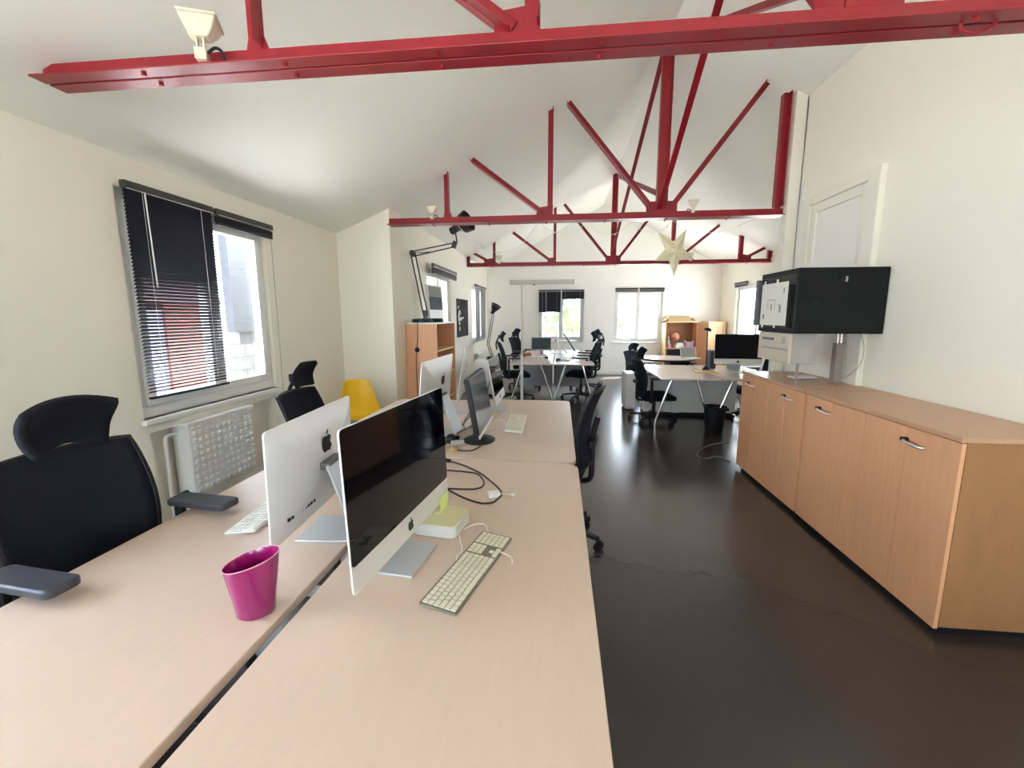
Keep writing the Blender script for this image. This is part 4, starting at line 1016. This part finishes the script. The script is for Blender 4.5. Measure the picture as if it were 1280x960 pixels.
# beige computer case slung below the rack
t = thing('computer_case', 'beige computer case hanging under the black rack', 'computer case', (1.82, 3.80, 1.155))
MB().box(-.07, .10, -.27, .25, 0, .228).build('casing', 'galv', t, smooth=False, bevel=.004)
fp = MB().box(-.09, -.07, -.272, .252, .0, .228).build('front_panel', 'beige', t, smooth=False, bevel=.005)
mb = MB(); mb.box(-.096, -.09, -.25, .17, .10, .104); mb.build('groove', 'darkgrey', fp, smooth=False)
mb = MB(); mb.box(-.097, -.09, -.02, .17, .165, .185); mb.build('disk_slot', 'darkgrey', fp, smooth=False)
mb = MB(); mb.box(-.099, -.09, -.20, -.165, .145, .195); mb.build('power_button', 'galv', fp, smooth=False, bevel=.002)
MB().cyl((.0, -.235, -.175), (.0, -.235, 0), .010, n=10).build('support_leg', 'duct', t)
# cable duct from the rack down to the cabinet
t = thing('cable_duct', 'taupe cable duct rising from the cabinet top to the black rack', 'duct', (2.215, 3.76, .98))
MB().box(-.03, .03, -.03, .03, 0, .32).build('lower_duct', 'duct', t, smooth=False, bevel=.004)
mb = MB(); mb.cyl((-.012, 0, .30), (-.012, 0, .41), .009, n=10); mb.cyl((.014, 0, .30), (.014, 0, .41), .009, n=10); mb.build('metal_conduit', 'silver', t)
cable('wall_cable', 'thin pale cable hanging by the wall right of the taupe duct', [(2.27, 3.62, 1.40), (2.275, 3.56, 1.28), (2.27, 3.58, 1.14), (2.24, 3.70, 1.03), (2.20, 3.80, .985)], 'galv', .003)
cable('beam_cable', 'red cable loop drooping from the near beam at top right', [(1.36, 1.84, CZ+.0), (1.37, 1.84, CZ-.022), (1.41, 1.84, CZ-.032), (1.45, 1.84, CZ-.022), (1.47, 1.84, CZ+.0)], 'red', .006)

# ------------------------------------------------------------------ outside
o = MB().box(-40, 40, -40, 60, -3.3, -3.2).build('ground_outside', 'pave', None, smooth=False); struct(o)
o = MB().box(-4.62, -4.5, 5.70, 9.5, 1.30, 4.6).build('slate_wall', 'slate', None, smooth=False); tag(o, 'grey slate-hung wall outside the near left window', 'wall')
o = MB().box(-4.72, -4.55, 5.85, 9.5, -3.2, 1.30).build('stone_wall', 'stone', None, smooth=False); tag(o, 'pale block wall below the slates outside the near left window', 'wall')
t = thing('neighbour_house', 'red brick house with dark roof seen through the long black blind', 'house', (-15.5, 14.6, -3.2))
MB().box(-1.5, 1.5, -.2, 1.9, 0, 5.4).build('brick_wall', 'redbrick', t, smooth=False)
MB().box(-1.5, 1.4, -3.2, -.2, 0, 5.0).build('rendered_wall', 'bluewall', t, smooth=False)
mb = MB(); mb.prism([(-1.9, 5.2), (1.9, 5.2), (0, 8.6)], -3.6, 2.1, Matrix(((1, 0, 0, 0), (0, 0, 1, 0), (0, 1, 0, 0), (0, 0, 0, 1)))); mb.build('roof', 'darkroof', t, smooth=False)
def tree(label, loc, r, h, seed):
    rg = random.Random(seed); t = thing('tree', label, 'tree', loc, 0, 'leafy trees beyond the far wall')
    mb = MB()
    for k in range(260):
        a = rg.random()*2*PI; zz = rg.random(); rr = r*(.45+.55*math.sin(zz*PI*.9+.2))*math.sqrt(rg.random())
        c = V((rr*math.cos(a), rr*math.sin(a), h*(.25+.75*zz))); s = .10+.16*rg.random()
        q = Euler((rg.random()*6, rg.random()*6, rg.random()*6)).to_matrix()
        mb.rings([[c + q @ V(p)*s for p in ((-1, -.5, 0), (1, -.5, .1), (1, .5, 0), (-1, .5, .1))], [c + q @ V(p)*s for p in ((-1, -.5, .05), (1, -.5, .15), (1, .5, .05), (-1, .5, .15))]])
    mb.build('foliage', 'leaf', t, smooth=False)
    MB().cyl((0, 0, 0), (0, 0, h*.6), .14, .07, 10).build('trunk', 'bark', t)
tree('leafy tree behind the left lowered blind of the far wall', (-1.0, 16.5, -3.2), 1.7, 5.6, 1)
tree('leafy tree behind the right lowered blind of the far wall', (1.1, 20.6, -3.2), 1.7, 5.6, 2)
tree('leafy tree outside the far right window', (8.5, 14.5, -3.2), 1.6, 5.4, 3)

# ------------------------------------------------------------------ light, camera, render look
w = bpy.data.worlds.new('sky'); S.world = w; w.use_nodes = True
nt = w.node_tree; bg = nt.nodes['Background']
tc = nt.nodes.new('ShaderNodeTexCoord'); sx = nt.nodes.new('ShaderNodeSeparateXYZ'); rp = nt.nodes.new('ShaderNodeValToRGB')
nt.links.new(tc.outputs['Generated'], sx.inputs[0]); nt.links.new(sx.outputs['Z'], rp.inputs['Fac']); nt.links.new(rp.outputs['Color'], bg.inputs['Color'])
rp.color_ramp.elements[0].position = 0.; rp.color_ramp.elements[0].color = (.80, .90, 1, 1)
rp.color_ramp.elements[1].position = .8; rp.color_ramp.elements[1].color = (.55, .70, 1, 1)
bg.inputs['Strength'].default_value = 5.0
L = bpy.data.lights.new('sun', 'SUN'); L.energy = 22; L.angle = R(.6); L.color = (1, .96, .90)
so = bpy.data.objects.new('sun', L); C.objects.link(so)
so.rotation_euler = V((-.35, -.62, -1.15)).to_track_quat('-Z', 'Y').to_euler()

cd = bpy.data.cameras.new('camera'); cam = bpy.data.objects.new('camera', cd); C.objects.link(cam)
cd.sensor_fit = 'HORIZONTAL'; cd.sensor_width = 36; cd.lens = 548/1280*36; cd.clip_start = .05; cd.clip_end = 200
Rm = ((0.994235, -0.106241, -0.014513), (0.107209, 0.982389, 0.153031), (-0.002001, -0.153705, 0.988115))
cam.matrix_world = Matrix(((Rm[0][0], Rm[0][2], -Rm[0][1], 0), (Rm[1][0], Rm[1][2], -Rm[1][1], 0), (Rm[2][0], Rm[2][2], -Rm[2][1], 1.52), (0, 0, 0, 1)))
S.camera = cam
S.view_settings.view_transform = 'Standard'; S.view_settings.look = 'None'; S.view_settings.gamma = 1; S.view_settings.use_curve_mapping = False
S.view_settings.exposure = 1.78
S.cycles.max_bounces = 12; S.cycles.diffuse_bounces = 7; S.cycles.glossy_bounces = 4; S.cycles.transparent_max_bounces = 16
S.cycles.sample_clamp_indirect = 12
S.cycles.use_denoising = True
